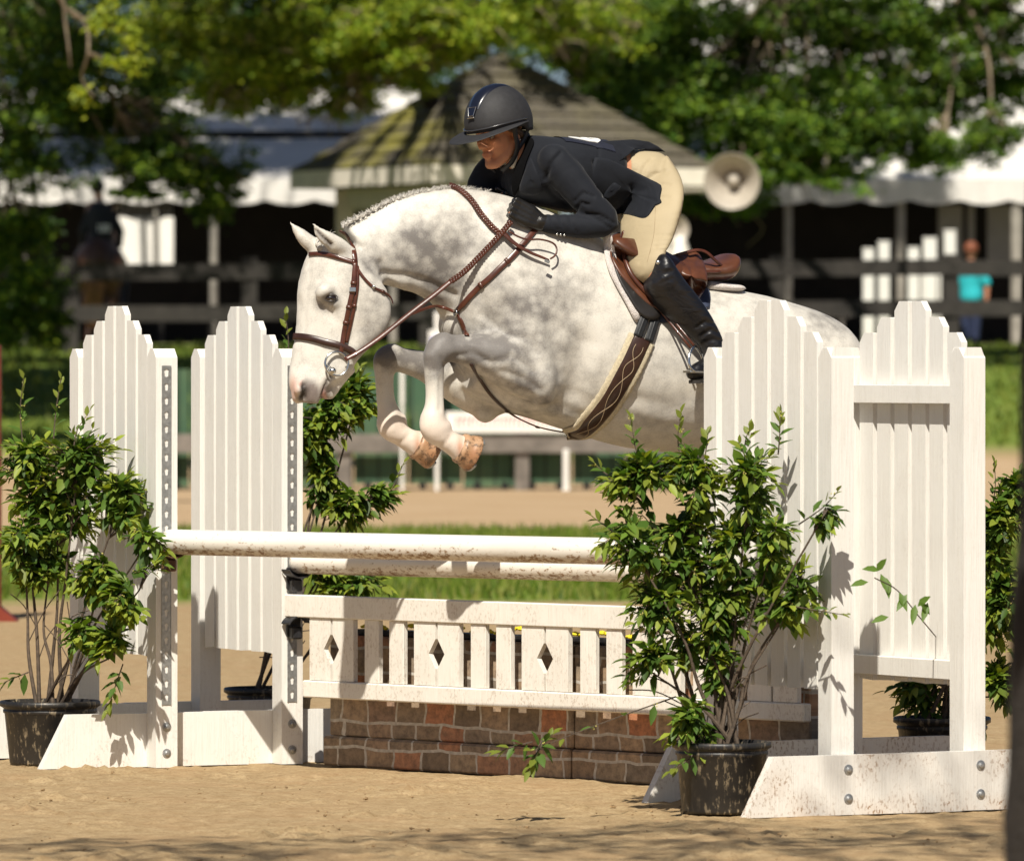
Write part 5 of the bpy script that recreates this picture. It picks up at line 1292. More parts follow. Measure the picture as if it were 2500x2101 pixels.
# rein from the ring to the near hand
HND = W(1246, 545, hd(1246)-.225)
r0 = W(845, 877, rc.y-.004)
def lerp_px(x, y, a=r0, b_=HND, xa=845, xb=1246): return W(x, y, a.y+(b_.y-a.y)*(x-xa)/(xb-xa))
P = catmull([lerp_px(x, y) for x, y in ((842, 878), (880, 857), (930, 822), (1000, 766), (1060, 720), (1104, 684))], 5)
m_ = MB(); ribbon(m_, P, [Vector((-.25, -.93, .25)).normalized()]*len(P), .018, .004); m_.build('rein', leather, bridle, True)
def braid(mb, P, r=.0075, pitch=.034, strands=3, rs=.0048):
    P = [Vector(p) for p in P]; S = [0]
    for a, b_ in zip(P[:-1], P[1:]): S.append(S[-1]+(b_-a).length)
    tot = S[-1]; n = int(tot/.004)
    pts = []
    j = 0
    for i in range(n+1):
        s_ = tot*i/n
        while j < len(S)-2 and S[j+1] < s_: j += 1
        pts.append(P[j].lerp(P[j+1], (s_-S[j])/(S[j+1]-S[j]+1e-9)))
    for k in range(strands):
        q = []
        for i, p in enumerate(pts):
            t_ = (pts[min(i+1, n)]-pts[max(i-1, 0)]).normalized(); a = t_.cross(Vector((0, -1, 0))).normalized(); b_ = t_.cross(a)
            ph = 2*math.pi*(tot*i/n)/pitch+2*math.pi*k/strands
            q.append(p+a*math.sin(ph)*r+b_*math.sin(2*ph)*r*.4)
        mb.tube(q, rs, 6)
    return mb
m_ = MB(); braid(m_, catmull([lerp_px(x, y) for x, y in ((1100, 688), (1135, 662), (1175, 622), (1215, 580), (1248, 541))], 6)); m_.build('braided_rein', leather, bridle, True)
# far rein over the crest
P, Nn = spath([(1104, 461), (1125, 470), (1150, 492), (1175, 525), (1200, 555), (1222, 574)], .010)
P[0] = W(1098, 453, hd(1100)+.02)
m_ = MB(); braid(m_, P, .0075, .034); m_.build('braided_rein', leather, bridle, True)
# slack loop of the reins with buckle
dl = hd(1290)-.20
loop = [(1224, 570), (1240, 588), (1263, 606), (1293, 621), (1318, 632), (1336, 640)]
P, _n = spath(loop, .022); dl = sum(p.y for p in P)/len(P)-.02; m_ = MB(); ribbon(m_, P, [Vector((0, -.9, .4)).normalized()]*len(P), [.017-.009*i/(len(P)-1) for i in range(len(P))], .004)
loop2 = [(1336, 641), (1348, 634), (1352, 620), (1345, 606), (1330, 598), (1307, 594), (1285, 596), (1258, 588), (1236, 574)]
P, _n = spath(loop2, .040); ribbon(m_, P, [Vector((0, -.7, .7)).normalized()]*len(P), .0065, .004)
m_.build('rein_loop', leather, bridle, True)
m_ = MB(); p = W(1336, 638, dl-.012); m_.box((-.010, -.004, -.006), (.010, .004, .006), M=Matrix.Translation(p) @ Matrix.Rotation(R(25), 4, 'Y'), bev=.001); m_.build('rein_buckle', MAT['iron'], bridle)

bp = thing('breastplate', 'brown leather breastplate and martingale across the horse neck and chest', 'breastplate', W(1117, 763, hd(1117)-.12))
strap('neck_strap', [(1117, 760), (1133, 742), (1150, 722), (1172, 700), (1194, 681), (1220, 655), (1250, 627), (1280, 592), (1312, 556)], .021, leather, bp, .006, keepers=(.42, .72))
strap('chest_strap', [(1117, 766), (1126, 780), (1134, 800), (1140, 822)], .018, leather, bp, .005)
P, Nn = spath([(1117, 762), (1103, 750), (1080, 746)], .008); e = W(1000, 768, r0.y*.4+HND.y*.6+.01)
P2 = catmull([P[0], P[-1], W(1050, 750, (P[-1].y+e.y)/2), e], 4)
m_ = MB(); ribbon(m_, P2, [Vector((-.2, -.95, .2)).normalized()]*len(P2), .012, .004); m_.build('martingale_fork', leather, bp, True)
l, n_ = hit(1119, 764); m_ = MB()
torus(m_, l+n_*.012, .013, .003, n_, 20, 6); m_.build('ring', MAT['iron'], bp, True)
strap('girth_strap', [(1150, 885), (1168, 915), (1195, 957), (1241, 1000), (1279, 1022), (1324, 1040), (1393, 1052), (1443, 1056)], .013, dleather, bp, .006, keepers=(.45, .7))

# girth
girth = thing('girth', 'dark brown girth edged with cream fleece round the horse barrel', 'girth', W(1500, 950, hd(1500)-.3))
gp_ = [(1566, 826), (1545, 873), (1524, 914), (1486, 978), (1445, 1028), (1420, 1050), (1385, 1062)]
P, Nn = spath(gp_, .002, None, 8); m_ = MB(); n = len(P)
ribbon(m_, P, Nn, [.108*(1+.025*math.sin(i*2.7)) for i in range(n)], .012); m_.build('fleece_lining', fleece, girth, True)
P2 = [p+n_*.008 for p, n_ in zip(P, Nn)]; m_ = MB(); ribbon(m_, P2, Nn, .068, .009); m_.build('girth_strap', dleather, girth, True)
for sgn in (1, -1):
    Q = []
    for i in range(3, n-8):
        t_ = (P[i+1]-P[i-1]).normalized(); s_ = t_.cross(Nn[i]).normalized(); Q.append(P[i]+Nn[i]*.0185+s_*.017*sgn*math.sin(i*.36))
    MB().tube(Q, .0009, 5).build('stitching', plain('tan_thread', (.5, .38, .24), .7, .1, 60, 0) if 'tan_thread' not in bpy.data.materials else bpy.data.materials['tan_thread'], girth)
for k, (a, b_) in enumerate((((1573, 768), (1553, 822)), ((1598, 775), (1580, 834)))):
    P, Nn = spath([a, ((a[0]+b_[0])/2, (a[1]+b_[1])/2), b_], .016); m_ = MB(); ribbon(m_, P, Nn, .034, .005)
    ribbon(m_, [p+q*.005 for p, q in zip(P, Nn)], Nn, .008, .002); m_.build('elastic', blk, girth, True)

# saddle
pad = thing('saddle_pad', 'white fleece saddle pad showing in front of and behind the saddle', 'saddle pad', W(1600, 700, hd(1600)))
patch('pad', [(1490, 560), (1474, 580), (1474, 610), (1482, 650), (1496, 685), (1525, 738), (1553, 787), (1570, 772), (1560, 745), (1530, 700), (1510, 660), (1498, 600)], wfleece, pad, .006, .022, rings=5, sub=4)
loft(mbp := MB(), [(1700, 680, 1700, 712, .13), (1740, 688, 1738, 714, .15), (1775, 692, 1772, 715, .14), (1796, 697, 1793, 712, .11)], ex=2.4)
pm = remesh(mbp, .008, 3); pm_o = link('pad_rear', pm, wfleece, pad, True)
patch('number_pad', [(1600, 700), (1720, 700), (1733, 745), (1722, 752), (1690, 765), (1620, 790), (1590, 765)], plain('navy_cloth', (.03, .04, .075), .8, .1, 40, .2), pad, .010, .006, rings=5)
patch('billet_guard', [(1492, 612), (1498, 650), (1512, 690), (1535, 730), (1560, 768), (1590, 785), (1612, 775), (1600, 745), (1560, 720), (1520, 670)], plain('black_panel_leather', (.012, .010, .009), .5, .2, 30, .2), pad, .030, .005, rings=5, sub=3)
sad = thing('saddle', 'reddish brown leather jumping saddle under the rider', 'saddle', W(1640, 640, hd(1640)))
patch('flap', [(1502, 583), (1492, 600), (1490, 630), (1508, 668), (1530, 695), (1559, 727), (1584, 749), (1612, 764), (1640, 768), (1672, 755), (1690, 725), (1690, 670), (1640, 625), (1560, 590)], leather2, sad, .034, .007, rings=8, sub=4)
P, Nn = spath([(1520, 590), (1517, 620), (1533, 665), (1562, 708), (1595, 738), (1618, 760)], .045); m_ = MB(); m_.rounded(P, .012, 10); m_.build('knee_roll', leather2, sad, True)
P, Nn = spath([(1507, 588), (1503, 620), (1520, 668), (1548, 708), (1580, 738), (1610, 760)], .038); m_ = MB(); m_.rounded(P, .009, 10); m_.build('flap_edge', leather, sad, True)
m_ = MB(); limb(m_, [(1512, 584, .028, -.03), (1503, 592, .030, -.07), (1498, 606, .028, -.12), (1500, 625, .022, -.17)], 12); loft(m_, [(1512, 580, 1514, 612, .03), (1530, 588, 1532, 630, .045), (1560, 600, 1565, 660, .07), (1605, 618, 1610, 672, .125), (1665, 632, 1668, 690, .15), (1715, 638, 1718, 690, .165), (1752, 628, 1752, 688, .165), (1776, 617, 1768, 680, .14), (1786, 622, 1778, 655, .10)], ex=2.3)
link('seat', remesh(m_, .009, 4), leather2, sad, True)
patch('skirt', [(1637, 628), (1665, 622), (1699, 620), (1715, 640), (1725, 672), (1725, 700), (1711, 727), (1692, 745), (1660, 735), (1640, 690)], leather2, sad, .048, .006, rings=6, sub=4)
m_ = MB(); pts = [W(x, y, hd(x)-.165-(.01 if x < 1760 else -.02)) for x, y in ((1652, 623), (1675, 617), (1702, 611), (1725, 617), (1745, 635), (1769, 658), (1755, 663), (1725, 664), (1708, 662))]
P = catmull(pts, 5); ribbon(m_, P, [Vector((0, -.8, .5)).normalized()]*len(P), .012, .005); m_.build('strap', leather, sad, True)
P = [W(x, y, hd(x)+z_) for x, y, z_ in ((1600, 735, -.34), (1618, 758, -.35), (1640, 785, -.37), (1665, 815, -.41), (1690, 846, -.455))]
for sgn in (-.0065, .0065):
    m_ = MB(); ribbon(m_, [p+Vector((sgn, -abs(sgn), sgn*.6)) for p in P], [Vector((-.4, -.9, .1)).normalized()]*5, .009, .004); m_.build('stirrup_leather', leather, sad, True)
# stirrup iron
ir = MB(); di = hd(1700)-.45
arch = [W(x, y, di+z_) for x, y, z_ in ((1694, 905, -.045), (1684, 893, -.05), (1682, 872, -.045), (1687, 855, -.03), (1694, 846, -.01), (1702, 850, .02), (1712, 865, .045), (1718, 885, .055), (1722, 905, .05))]
ir.rounded(catmull(arch, 5), .0055, 8); ir.build('stirrup_iron', MAT['iron'], sad, True)
m_ = MB(); m_.box((-.062, -.024, -.005), (.062, .024, .005), M=Matrix.Translation(W(1708, 908, di)) @ Matrix.Rotation(R(38), 4, 'Z') @ Matrix.Rotation(R(2), 4, 'Y'), bev=.002); m_.build('stirrup_tread', MAT['iron'], sad)

# ================================================================== RIDER
rider = thing('person', 'rider in navy coat, tan breeches and black boots crouching over the leaping grey horse', 'person', W(1600, 650, hd(1600)))
coat_m, t, b, o = M_('navy_coat_cloth'); v = coords(t)
t.links.new(ramp(t, nz(t, v, 6, 4), [(.3, (.0065, .008, .0125)), (.7, (.0105, .0125, .0175))]), b.inputs['Base Color']); b.inputs['Roughness'].default_value = .8; b.inputs['Specular IOR Level'].default_value = .25; b.inputs['Sheen Weight'].default_value = .12; b.inputs['Sheen Roughness'].default_value = .4
bump(t, b, math_(t, 'ADD', nz(t, coords(t, scale=(1, 1, 1), rot=(0, .9, 0)), 7, 2, .5, 1.2), math_(t, 'MULTIPLY', nz(t, v, 240, 2), .03)), .4, .016)
breech_m, t, b, o = M_('tan_breeches_cloth'); v = coords(t)
t.links.new(ramp(t, nz(t, v, 5, 4), [(.3, (.35, .285, .175)), (.7, (.41, .335, .21))]), b.inputs['Base Color']); b.inputs['Roughness'].default_value = .7
bump(t, b, math_(t, 'ADD', nz(t, coords(t, scale=(.6, 1, 1.8), rot=(0, .5, 0)), 9, 3, .5, 1.0), math_(t, 'MULTIPLY', nz(t, v, 300, 2), .04)), .35, .015)
boot_m, t, b, o = M_('black_boot_leather'); v = coords(t)
b.inputs['Base Color'].default_value = (.008, .008, .010, 1); t.links.new(ramp(t, nz(t, v, 8, 4), [(.3, g3(.28)), (.7, g3(.45))]), b.inputs['Roughness'])
bump(t, b, nz(t, coords(t, scale=(1, 1, 2.2), rot=(0, .7, 0)), 9, 3, .5, .8), .5, .02)
glove_m = plain('black_glove_leather', (.009, .008, .007), .38, .3, 60, .5, .002, coat=.1)
skin, t, b, o = M_('skin'); v = coords(t)
at = N(t, 'ShaderNodeAttribute', attribute_name='tint'); t.links.new(mix(t, ramp(t, nz(t, v, 40, 4), [(.4, g3(.25)), (.6, g3(0))]), at.outputs[0], (.40, .17, .10)), b.inputs['Base Color'])
b.inputs['Roughness'].default_value = .68; b.inputs['Specular IOR Level'].default_value = .3; b.inputs['Subsurface Weight'].default_value = .12; b.inputs['Subsurface Radius'].default_value = (.012, .005, .003); b.inputs['Subsurface Scale'].default_value = .6

# head frame
yaw, pit = R(46), R(9)
fw = Vector((-math.cos(yaw)*math.cos(pit), -math.sin(yaw)*math.cos(pit), -math.sin(pit)))
lf = Vector((math.sin(yaw), -math.cos(yaw), .06)).normalized(); lf = (lf-fw*lf.dot(fw)).normalized(); up_ = lf.cross(fw); 
if up_.z < 0: up_ = -up_
HC = W(1217, 304, hd(1218)+.0)
def hp(f, l, u): return HC+fw*f+lf*l+up_*u
HM = Matrix((( fw.x, lf.x, up_.x, 0), (fw.y, lf.y, up_.y, 0), (fw.z, lf.z, up_.z, 0), (0, 0, 0, 1)))
H3 = HM.to_3x3()
BD = MB()
def hell(f, l, u, rf, rl, ru, mb=BD): mb.ball(hp(f, l, u), (rf, rl, ru), 20, 14, 0, H3)
hell(-.01, 0, .01, .092, .074, .092); hell(.028, 0, -.055, .062, .060, .080)
for s_ in (1, -1):
    BD.rounded([hp(-.012, s_*.052, -.075), hp(.03, s_*.040, -.118), hp(.062, s_*.016, -.142)], [.022, .020, .018], 12)
    hell(.062, s_*.036, -.058, .024, .020, .022); BD.rounded([hp(.079, s_*.012, -.016), hp(.077, s_*.036, -.014), hp(.058, s_*.052, -.020)], [.011, .012, .010], 10)
    hell(.099, s_*.0125, -.074, .010, .0085, .008)
    hell(-.012, s_*.076, -.045, .017, .008, .028)
hell(.066, 0, -.140, .024, .022, .020); BD.rounded([hp(.088, 0, -.028), hp(.098, 0, -.050), hp(.110, 0, -.068)], [.008, .010, .0125], 12)
BD.rounded([hp(.086, -.020, -.101), hp(.094, 0, -.100), hp(.086, .020, -.101)], [.006, .0085, .006], 10)
BD.rounded([hp(.083, -.017, -.111), hp(.091, 0, -.112), hp(.083, .017, -.111)], [.006, .0085, .006], 10)
# neck, torso, arms, legs (slimmer than the clothes they fill)
BD.rounded([hp(-.03, 0, -.06), W(1262, 372, hd(1262)), W(1290, 400, hd(1290))], [.055, .058, .07], 18)
loft(BD, [(1310, 350, 1252, 430, .12), (1360, 352, 1295, 470, .155), (1430, 356, 1370, 490, .15), (1500, 358, 1450, 500, .125), (1560, 380, 1520, 520, .14), (1620, 410, 1540, 540, .14)], ex=2.1)
nearA = [(1352, 392, .050, -.17), (1405, 455, .047, -.215), (1450, 505, .042, -.245), (1482, 543, .036, -.255), (1430, 552, .034, -.245), (1380, 550, .029, -.23), (1338, 546, .024, -.215), (1300, 528, .024, -.205)]
farA = [(1250, 385, .045, .16), (1195, 425, .043, .20), (1172, 462, .038, .205), (1200, 482, .03, .15), (1232, 496, .026, .07)]
for A_ in (nearA, farA): limb(BD, A_, 14, 3)
for sg in (-1, 1):
    loft(BD, [(1630, 410, 1545, 500, .07, sg*.09), (1648, 470, 1535, 548, .08, sg*.19), (1640, 520, 1535, 588, .075, sg*.25), (1625, 575, 1540, 630, .065, sg*.30), (1612, 605, 1560, 660, .055, sg*.34), (1620, 650, 1580, 690, .045, sg*.37), (1660, 680, 1600, 730, .045, sg*.385), (1715, 745, 1660, 790, .034, sg*.395), (1755, 830, 1722, 850, .028, sg*.40)])
    limb(BD, [(1742, 850, .030, sg*.40), (1738, 876, .030, sg*.405), (1700, 908, .020, sg*.43)], 12)
# hands inside the gloves: palm, four bent fingers and a thumb
def hand(mb, wr, kn, spread, rad, dd, grow=1.0):
    """wr wrist px, kn centre of knuckle row px"""
    wx, wy = wr; kx, ky = kn; 
    P0 = W(wx, wy, hd(wx)+dd); P1 = W(kx, ky, hd(kx)+dd)
    ax = (P1-P0).normalized(); per = Vector((-ax.z*0+.10, 0, -1)); per = (per-ax*per.dot(ax)).normalized(); inn = ax.cross(per); 
    if inn.y < 0: inn = -inn
    for k in (-1, -.33, .33, 1): mb.rounded([P0+per*k*.012, P0.lerp(P1, .55)+per*k*.026, P1+per*k*.030], [.019*grow, .020*grow, .0135*grow], 10)
    for k, ln_ in ((-1.0, .92), (-.34, 1.0), (.32, .95), (.96, .80)):
        kn_ = P1+per*(k*.031); a1 = kn_+ax*.030*ln_-inn*.004; a2 = a1+inn*.028*ln_-ax*.002; a3 = a2-ax*.022*ln_+inn*.004
        mb.rounded([kn_, a1, a2, a3], [.0125*grow, .0115*grow, .0105*grow, .009*grow], 10)
    th0 = P0.lerp(P1, .35)-per*.022+inn*.012; th1 = th0+ax*.035-per*.012+inn*.008; th2 = th1+ax*.034+per*.004+inn*.004
    mb.rounded([th0, th1, th2], [.016*grow, .0135*grow, .011*grow], 10)
hand(BD, (1322, 545), (1266, 514), 1, 1, -.215, .82)
hand(BD, (1250, 505), (1238, 496), 1, 1, .05, .82)
bm = remesh(BD, .0058, 3, .4)
bco = get_co(bm); bno = get_no(bm); rel = bco-np.array(HC)
lf_, ll_, lu_ = rel @ np.array(fw), rel @ np.array(lf), rel @ np.array(up_)
hm = (lu_ > -.19) & (lf_ > .03) & (np.abs(ll_) < .08)
dsp = np.zeros(len(bco))
for s_ in (1, -1): dsp -= .0085*np.exp(-((ll_-s_*.031)/.013)**2-((lu_+.037)/.009)**2)*hm
dsp -= .0035*np.exp(-(ll_/.022)**2-((lu_+.1055)/.0022)**2)*hm
bco += bno*dsp[:, None]; set_co(bm, bco)
sk = np.tile(np.array([.52, .245, .135]), (len(bco), 1))
lip = np.exp(-(ll_/.024)**2-((lu_+.106)/.0085)**2)*hm; sk = sk*(1-.6*lip[:, None])+np.array([.32, .09, .06])*.6*lip[:, None]
chk = sum(np.exp(-((ll_-s_*.04)/.02)**2-((lu_+.07)/.02)**2) for s_ in (1, -1))*hm; sk = sk*(1-.3*chk[:, None])+np.array([.55, .19, .11])*.3*chk[:, None]
brw = sum(np.exp(-((ll_-s_*.033)/.019)**2-((lu_+.0185)/.0035)**2) for s_ in (1, -1))*hm; sk = sk*(1-.6*brw[:, None])+np.array([.12, .06, .03])*.6*brw[:, None]
lsh = sum(np.exp(-((ll_-s_*.031)/.016)**2-((lu_+.035)/.0028)**2) for s_ in (1, -1))*hm; sk = sk*(1-.8*lsh[:, None])+np.array([.03, .015, .01])*.8*lsh[:, None]
vcol(bm, sk); link('body', bm, skin, rider, True)
for s_ in (1, -1):
    MB().ball(hp(.0745, s_*.031, -.0375), (.0105, .0105, .0105), 16, 12).build('eye', plain('eye_white', (.22, .17, .14), .2, .1, 40, 0) if s_ > 0 else bpy.data.materials['eye_white'], rider, True)
    MB().ball(hp(.082, s_*.0305, -.0395), (.0052, .0052, .0052), 12, 8).build('iris', MAT['eye'], rider, True)
# hair tucked under the helmet
hr = MB()
for s_ in (1, -1): hr.rounded([hp(.03, s_*.070, -.012), hp(-.01, s_*.078, -.03), hp(-.05, s_*.066, -.06), hp(-.08, s_*.04, -.075)], [.012, .016, .02, .022], 10)
hr.rounded([hp(-.085, -.04, -.06), hp(-.098, 0, -.065), hp(-.085, .04, -.06)], .024, 12)
link('hair', remesh(hr, .006, 2), plain('brown_hair', (.055, .03, .015), .5, .4, 120, .6, .003), rider, True)

# helmet
hel = MB(); nL, nM = 48, 22; vs_ = []
for j in range(nM+1):
    ph = j/nM*R(104)
    for i in range(nL):
        th_ = 2*math.pi*i/nL; f_ = math.cos(th_); l_ = math.sin(th_)
        rf = .141 if f_ > 0 else .136; s_ = math.sin(ph) if ph < R(90) else 1-.35*(ph-R(90))/R(14)*.12
        drop = 0
        if j == nM: pass
        z = math.cos(ph)*(.145 if ph < R(90) else .145)
        if ph > R(90): z = -.145*math.sin(ph-R(90))*(1.2 if f_ < -.2 else .6)
        vs_.append(hp(-.004+f_*rf*(s_**.96), l_*.119*(s_**.96), .004+z))
hel.add(vs_, [(j*nL+i, j*nL+(i+1) % nL, (j+1)*nL+(i+1) % nL, (j+1)*nL+i) for j in range(nM) for i in range(nL)])
inn = [hp(-.004, 0, .0)+(v_-hp(-.004, 0, .0))*.93 for v_ in vs_]; k0 = len(hel.v)
hel.add(inn, [(j*nL+i, (j+1)*nL+i, (j+1)*nL+(i+1) % nL, j*nL+(i+1) % nL) for j in range(nM) for i in range(nL)])
hel.f += [((nM)*nL+i, nM*nL+(i+1) % nL, k0+nM*nL+(i+1) % nL, k0+nM*nL+i) for i in range(nL)]; hel.m += [0]*nL
hm_ = plain('matte_charcoal_helmet', (.018, .018, .020), .7, .2, 60, .35, .0015)
helo = hel.build('helmet', hm_, rider, True)
# brim
br_ = MB(); rows = 10; vs_ = []; na = 40
for sgn in (1, -1):
    for j in range(rows+1):
        for i in range(na+1):
            a = R(-104+208*i/na); e = .090*max(0, math.cos(a*.82))**.8*(j/rows)
            f_ = -.004+math.cos(a)*(.137+e); l_ = math.sin(a)*(.117+e*.62)
            u_ = -.004-.020*(j/rows)**1.3*max(0, math.cos(a))-.016*(1-abs(a)/R(104))*.6+.020*max(0, abs(math.sin(a))-.45)*(1.2) + (.0035 if sgn > 0 else -.0035)*(1-.8*(j/rows)**3) - .012
            vs_.append(hp(f_, l_, u_))
m0 = (rows+1)*(na+1); fs = []
for j in range(rows):
    for i in range(na):
        a, b_, c_, d_ = j*(na+1)+i, j*(na+1)+i+1, (j+1)*(na+1)+i+1, (j+1)*(na+1)+i
        fs += [(a, b_, c_, d_), (m0+a, m0+d_, m0+c_, m0+b_)]
for i in range(na): a = rows*(na+1)+i; fs.append((a, a+1, m0+a+1, m0+a)); a = i; fs.append((a, m0+a, m0+a+1, a+1))
br_.add(vs_, fs); br_.build('brim', hm_, helo, True)
band = []
for i in range(33):
    a = R(-100+200*i/32); band.append(hp(-.004+math.cos(a)*.1425, math.sin(a)*.1205, .004-.010*(1-abs(a)/R(100))+.012*max(0, abs(math.sin(a))-.5)))
MB().tube(band, .0035, 8).build('brim_trim', plain('polished_black_trim', (.03, .03, .033), .25, .1, 40, 0, coat=.4), helo, True)
# glossy centre strip
st_ = MB(); P = []; vs_ = []; ns = 30
for i in range(ns+1):
    ph = R(62-150*i/ns); wd_ = .028+.016*math.sin(math.pi*min(1, i/ns*1.1)); f_ = math.sin(ph); z = math.cos(ph)
    for k, (l_, o_) in enumerate(((-1, 1.0), (-1, 1.012), (-.5, 1.020), (0, 1.022), (.5, 1.020), (1, 1.012), (1, 1.0))):
        ll = l_*wd_; q = math.sqrt(max(.01, 1-(ll/.119)**2)); rf = .141 if f_ > 0 else .136
        vs_.append(hp(-.004+f_*rf*o_*q, ll, .004+z*.145*o_*q))
st_.add(vs_, [(i*7+k, i*7+k+1, (i+1)*7+k+1, (i+1)*7+k) for i in range(ns) for k in range(6)])
st_.build('centre_strip', plain('glossy_navy_strip', (.008, .010, .020), .28, .1, 20, 0, coat=.3), helo, True)
ph = R(66); pc = hp(-.004+math.sin(ph)*.145, 0, .004+math.cos(ph)*.149); pn = (fw*math.sin(ph)+up_*math.cos(ph)); pu = (up_*math.sin(ph)-fw*math.cos(ph))
m_ = MB(); pl = [(-.020, .016), (.020, .016), (.012, -.018), (-.012, -.018)]
m_.add([pc+lf*a+pu*b_+pn*.004 for a, b_ in pl]+[pc+lf*a+pu*b_-pn*.008 for a, b_ in pl], [(0, 3, 2, 1), (4, 5, 6, 7)]+[(i, (i+1) % 4, 4+(i+1) % 4, 4+i) for i in range(4)]); m_.build('badge', bpy.data.materials['glossy_navy_strip'], helo)
fr = [pc+lf*a+pu*b_+pn*.003 for a, b_ in pl+[pl[0]]]; m_ = MB(); m_.tube(fr, .0016, 6); m_.rounded([pc-lf*.014-pu*.024+pn*.002, pc+lf*.014-pu*.024+pn*.002], .003, 8); m_.build('badge_frame', MAT['iron'], helo)
# harness
for s_ in (1, -1):
    m_ = MB(); A_ = [hp(.020, s_*.098, -.012), hp(.012, s_*.090, -.050), hp(.006, s_*.083, -.095), hp(.022, s_*.060, -.142), hp(.040, s_*.018, -.170)]
    P = catmull(A_, 5); ribbon(m_, P, [(lf*s_-up_*.2+fw*.2).normalized()]*len(P), .020, .005)
    P = catmull([hp(-.055, s_*.096, -.025), hp(-.035, s_*.090, -.065), hp(.004, s_*.084, -.100)], 5); ribbon(m_, P, [(lf*s_).normalized()]*len(P), .016, .004)
    m_.build('chin_strap', blk, helo, True)
MB().ball(hp(-.012, .088, -.066), .0035, 8, 6).build('earring', MAT['iron'], rider, True)

# show coat
CT = MB()
loft(CT, [(1288, 330, 1238, 425, .085), (1320, 332, 1238, 462, .150), (1362, 336, 1262, 490, .195), (1410, 339, 1330, 507, .185), (1455, 342, 1392, 520, .172), (1495, 346, 1455, 525, .158), (1512, 356, 1482, 505, .13)], ex=2.1)
grow = lambda A_, g_: [(x, y, r_+g_, dd) for x, y, r_, dd in A_]
limb(CT, grow(nearA[:-1], .013)); limb(CT, [(1352, 395, .070, -.135), (1380, 425, .066, -.19), (1430, 485, .060, -.23)])
limb(CT, grow(farA[:-1], .014)); limb(CT, [(1262, 380, .070, .11), (1200, 420, .062, .18), (1175, 455, .055, .2)])
cm = remesh(CT, .0075, 4, .45)
cco = get_co(cm); cno = get_no(cm); cx, cy = to_px(cco); nr = (cno[:, 1] < .2)
dc = np.zeros(len(cco))
def fold(pts, w, d):
    global dc
    dist = np.full(len(cco), 1e9)
    for (a, b_) in zip(pts[:-1], pts[1:]): dist = np.minimum(dist, seg(cx, cy, *a, *b_))
    dc -= d*np.exp(-(dist/w)**2)*nr
for pts, w_, d_ in (([(1330, 440), (1345, 400), (1368, 374)], 5, .009), ([(1440, 500), (1418, 495), (1402, 520)], 4, .008), ([(1500, 545), (1465, 525), (1430, 522)], 3.5, .007), ([(1490, 556), (1455, 535), (1415, 524)], 3, .006),
                   ([(1450, 480), (1425, 470), (1405, 490)], 4, .006), ([(1365, 522), (1372, 545), (1385, 565)], 3.5, .005), ([(1388, 522), (1398, 550), (1410, 568)], 3.5, .005), ([(1345, 522), (1350, 545), (1362, 562)], 3, .004),
                   ([(1450, 395), (1456, 430), (1470, 460)], 4, .010), ([(1495, 400), (1480, 430), (1462, 455)], 4, .007), ([(1480, 400), (1470, 425), (1455, 440)], 3, .005), ([(1500, 430), (1490, 460), (1475, 480)], 4, .006), ([(1335, 455), (1352, 480), (1380, 500)], 5, .008),
                   ([(1462, 396), (1462, 370), (1458, 352)], 3, .004)): fold(pts, w_, d_)
cco += cno*dc[:, None] + cno*(.0018*vnoise(cco, 10, 5)+.0007*vnoise(cco, 30, 2))[:, None]; set_co(cm, cco)
coat_o = link('show_coat', cm, coat_m, rider, True)
tree_c = BVHTree.FromPolygons([Vector(c) for c in cco.tolist()], [tuple(p.vertices) for p in cm.polygons])

# breeches
BR = MB()
loft(BR, [(1515, 365, 1500, 480, .13), (1560, 366, 1512, 528, .165), (1605, 372, 1530, 552, .175), (1640, 405, 1530, 575, .15)], ex=2.1)
for sg in (-1, 1):
    loft(BR, [(1625, 378, 1520, 505, .095, sg*.085), (1657, 430, 1520, 540, .105, sg*.15), (1664, 475, 1519, 560, .105, sg*.20), (1656, 525, 1521, 600, .098, sg*.25), (1638, 580, 1530, 642, .088, sg*.30), (1622, 610, 1549, 677, .070, sg*.335), (1624, 640, 1574, 693, .050, sg*.352), (1655, 680, 1592, 722, .040, sg*.37)], ex=2.1)
bmsh = remesh(BR, .0085, 4, .45); bc_ = get_co(bmsh); bn_ = get_no(bmsh); cco2 = bc_; cx, cy = to_px(bc_); nr = bn_[:, 1] < .2
cco_keep = cco; cco = bc_; dc = np.zeros(len(bc_))
for pts, w_, d_ in (([(1590, 388), (1575, 405), (1566, 430)], 3.5, .007), ([(1620, 415), (1598, 425), (1578, 440)], 3.5, .007), ([(1552, 402), (1548, 420)], 3, .005), ([(1632, 420), (1605, 425)], 3, .004), ([(1610, 450), (1635, 450)], 3, .004), ([(1612, 481), (1632, 482)], 3, .004),
                   ([(1600, 576), (1640, 575)], 3, .004), ([(1598, 600), (1628, 598)], 3, .005), ([(1605, 612), (1625, 612)], 2.5, .004), ([(1600, 590), (1632, 588)], 3, .003), ([(1560, 640), (1580, 618), (1600, 606)], 4, .003)): fold(pts, w_, d_)
bc_ += bn_*(dc+.0016*vnoise(bc_, 12, 7))[:, None]; set_co(bmsh, bc_)
br_o = link('breeches', bmsh, breech_m, rider, True)
tree_b = BVHTree.FromPolygons([Vector(c) for c in bc_.tolist()], [tuple(p.vertices) for p in bmsh.polygons])
allv = [Vector(c) for c in cco_keep.tolist()]+[Vector(c) for c in bc_.tolist()]; nk = len(cco_keep)
tree_all = BVHTree.FromPolygons(allv, [tuple(p.vertices) for p in cm.polygons]+[tuple(v_+nk for v_ in p.vertices) for p in bmsh.polygons])
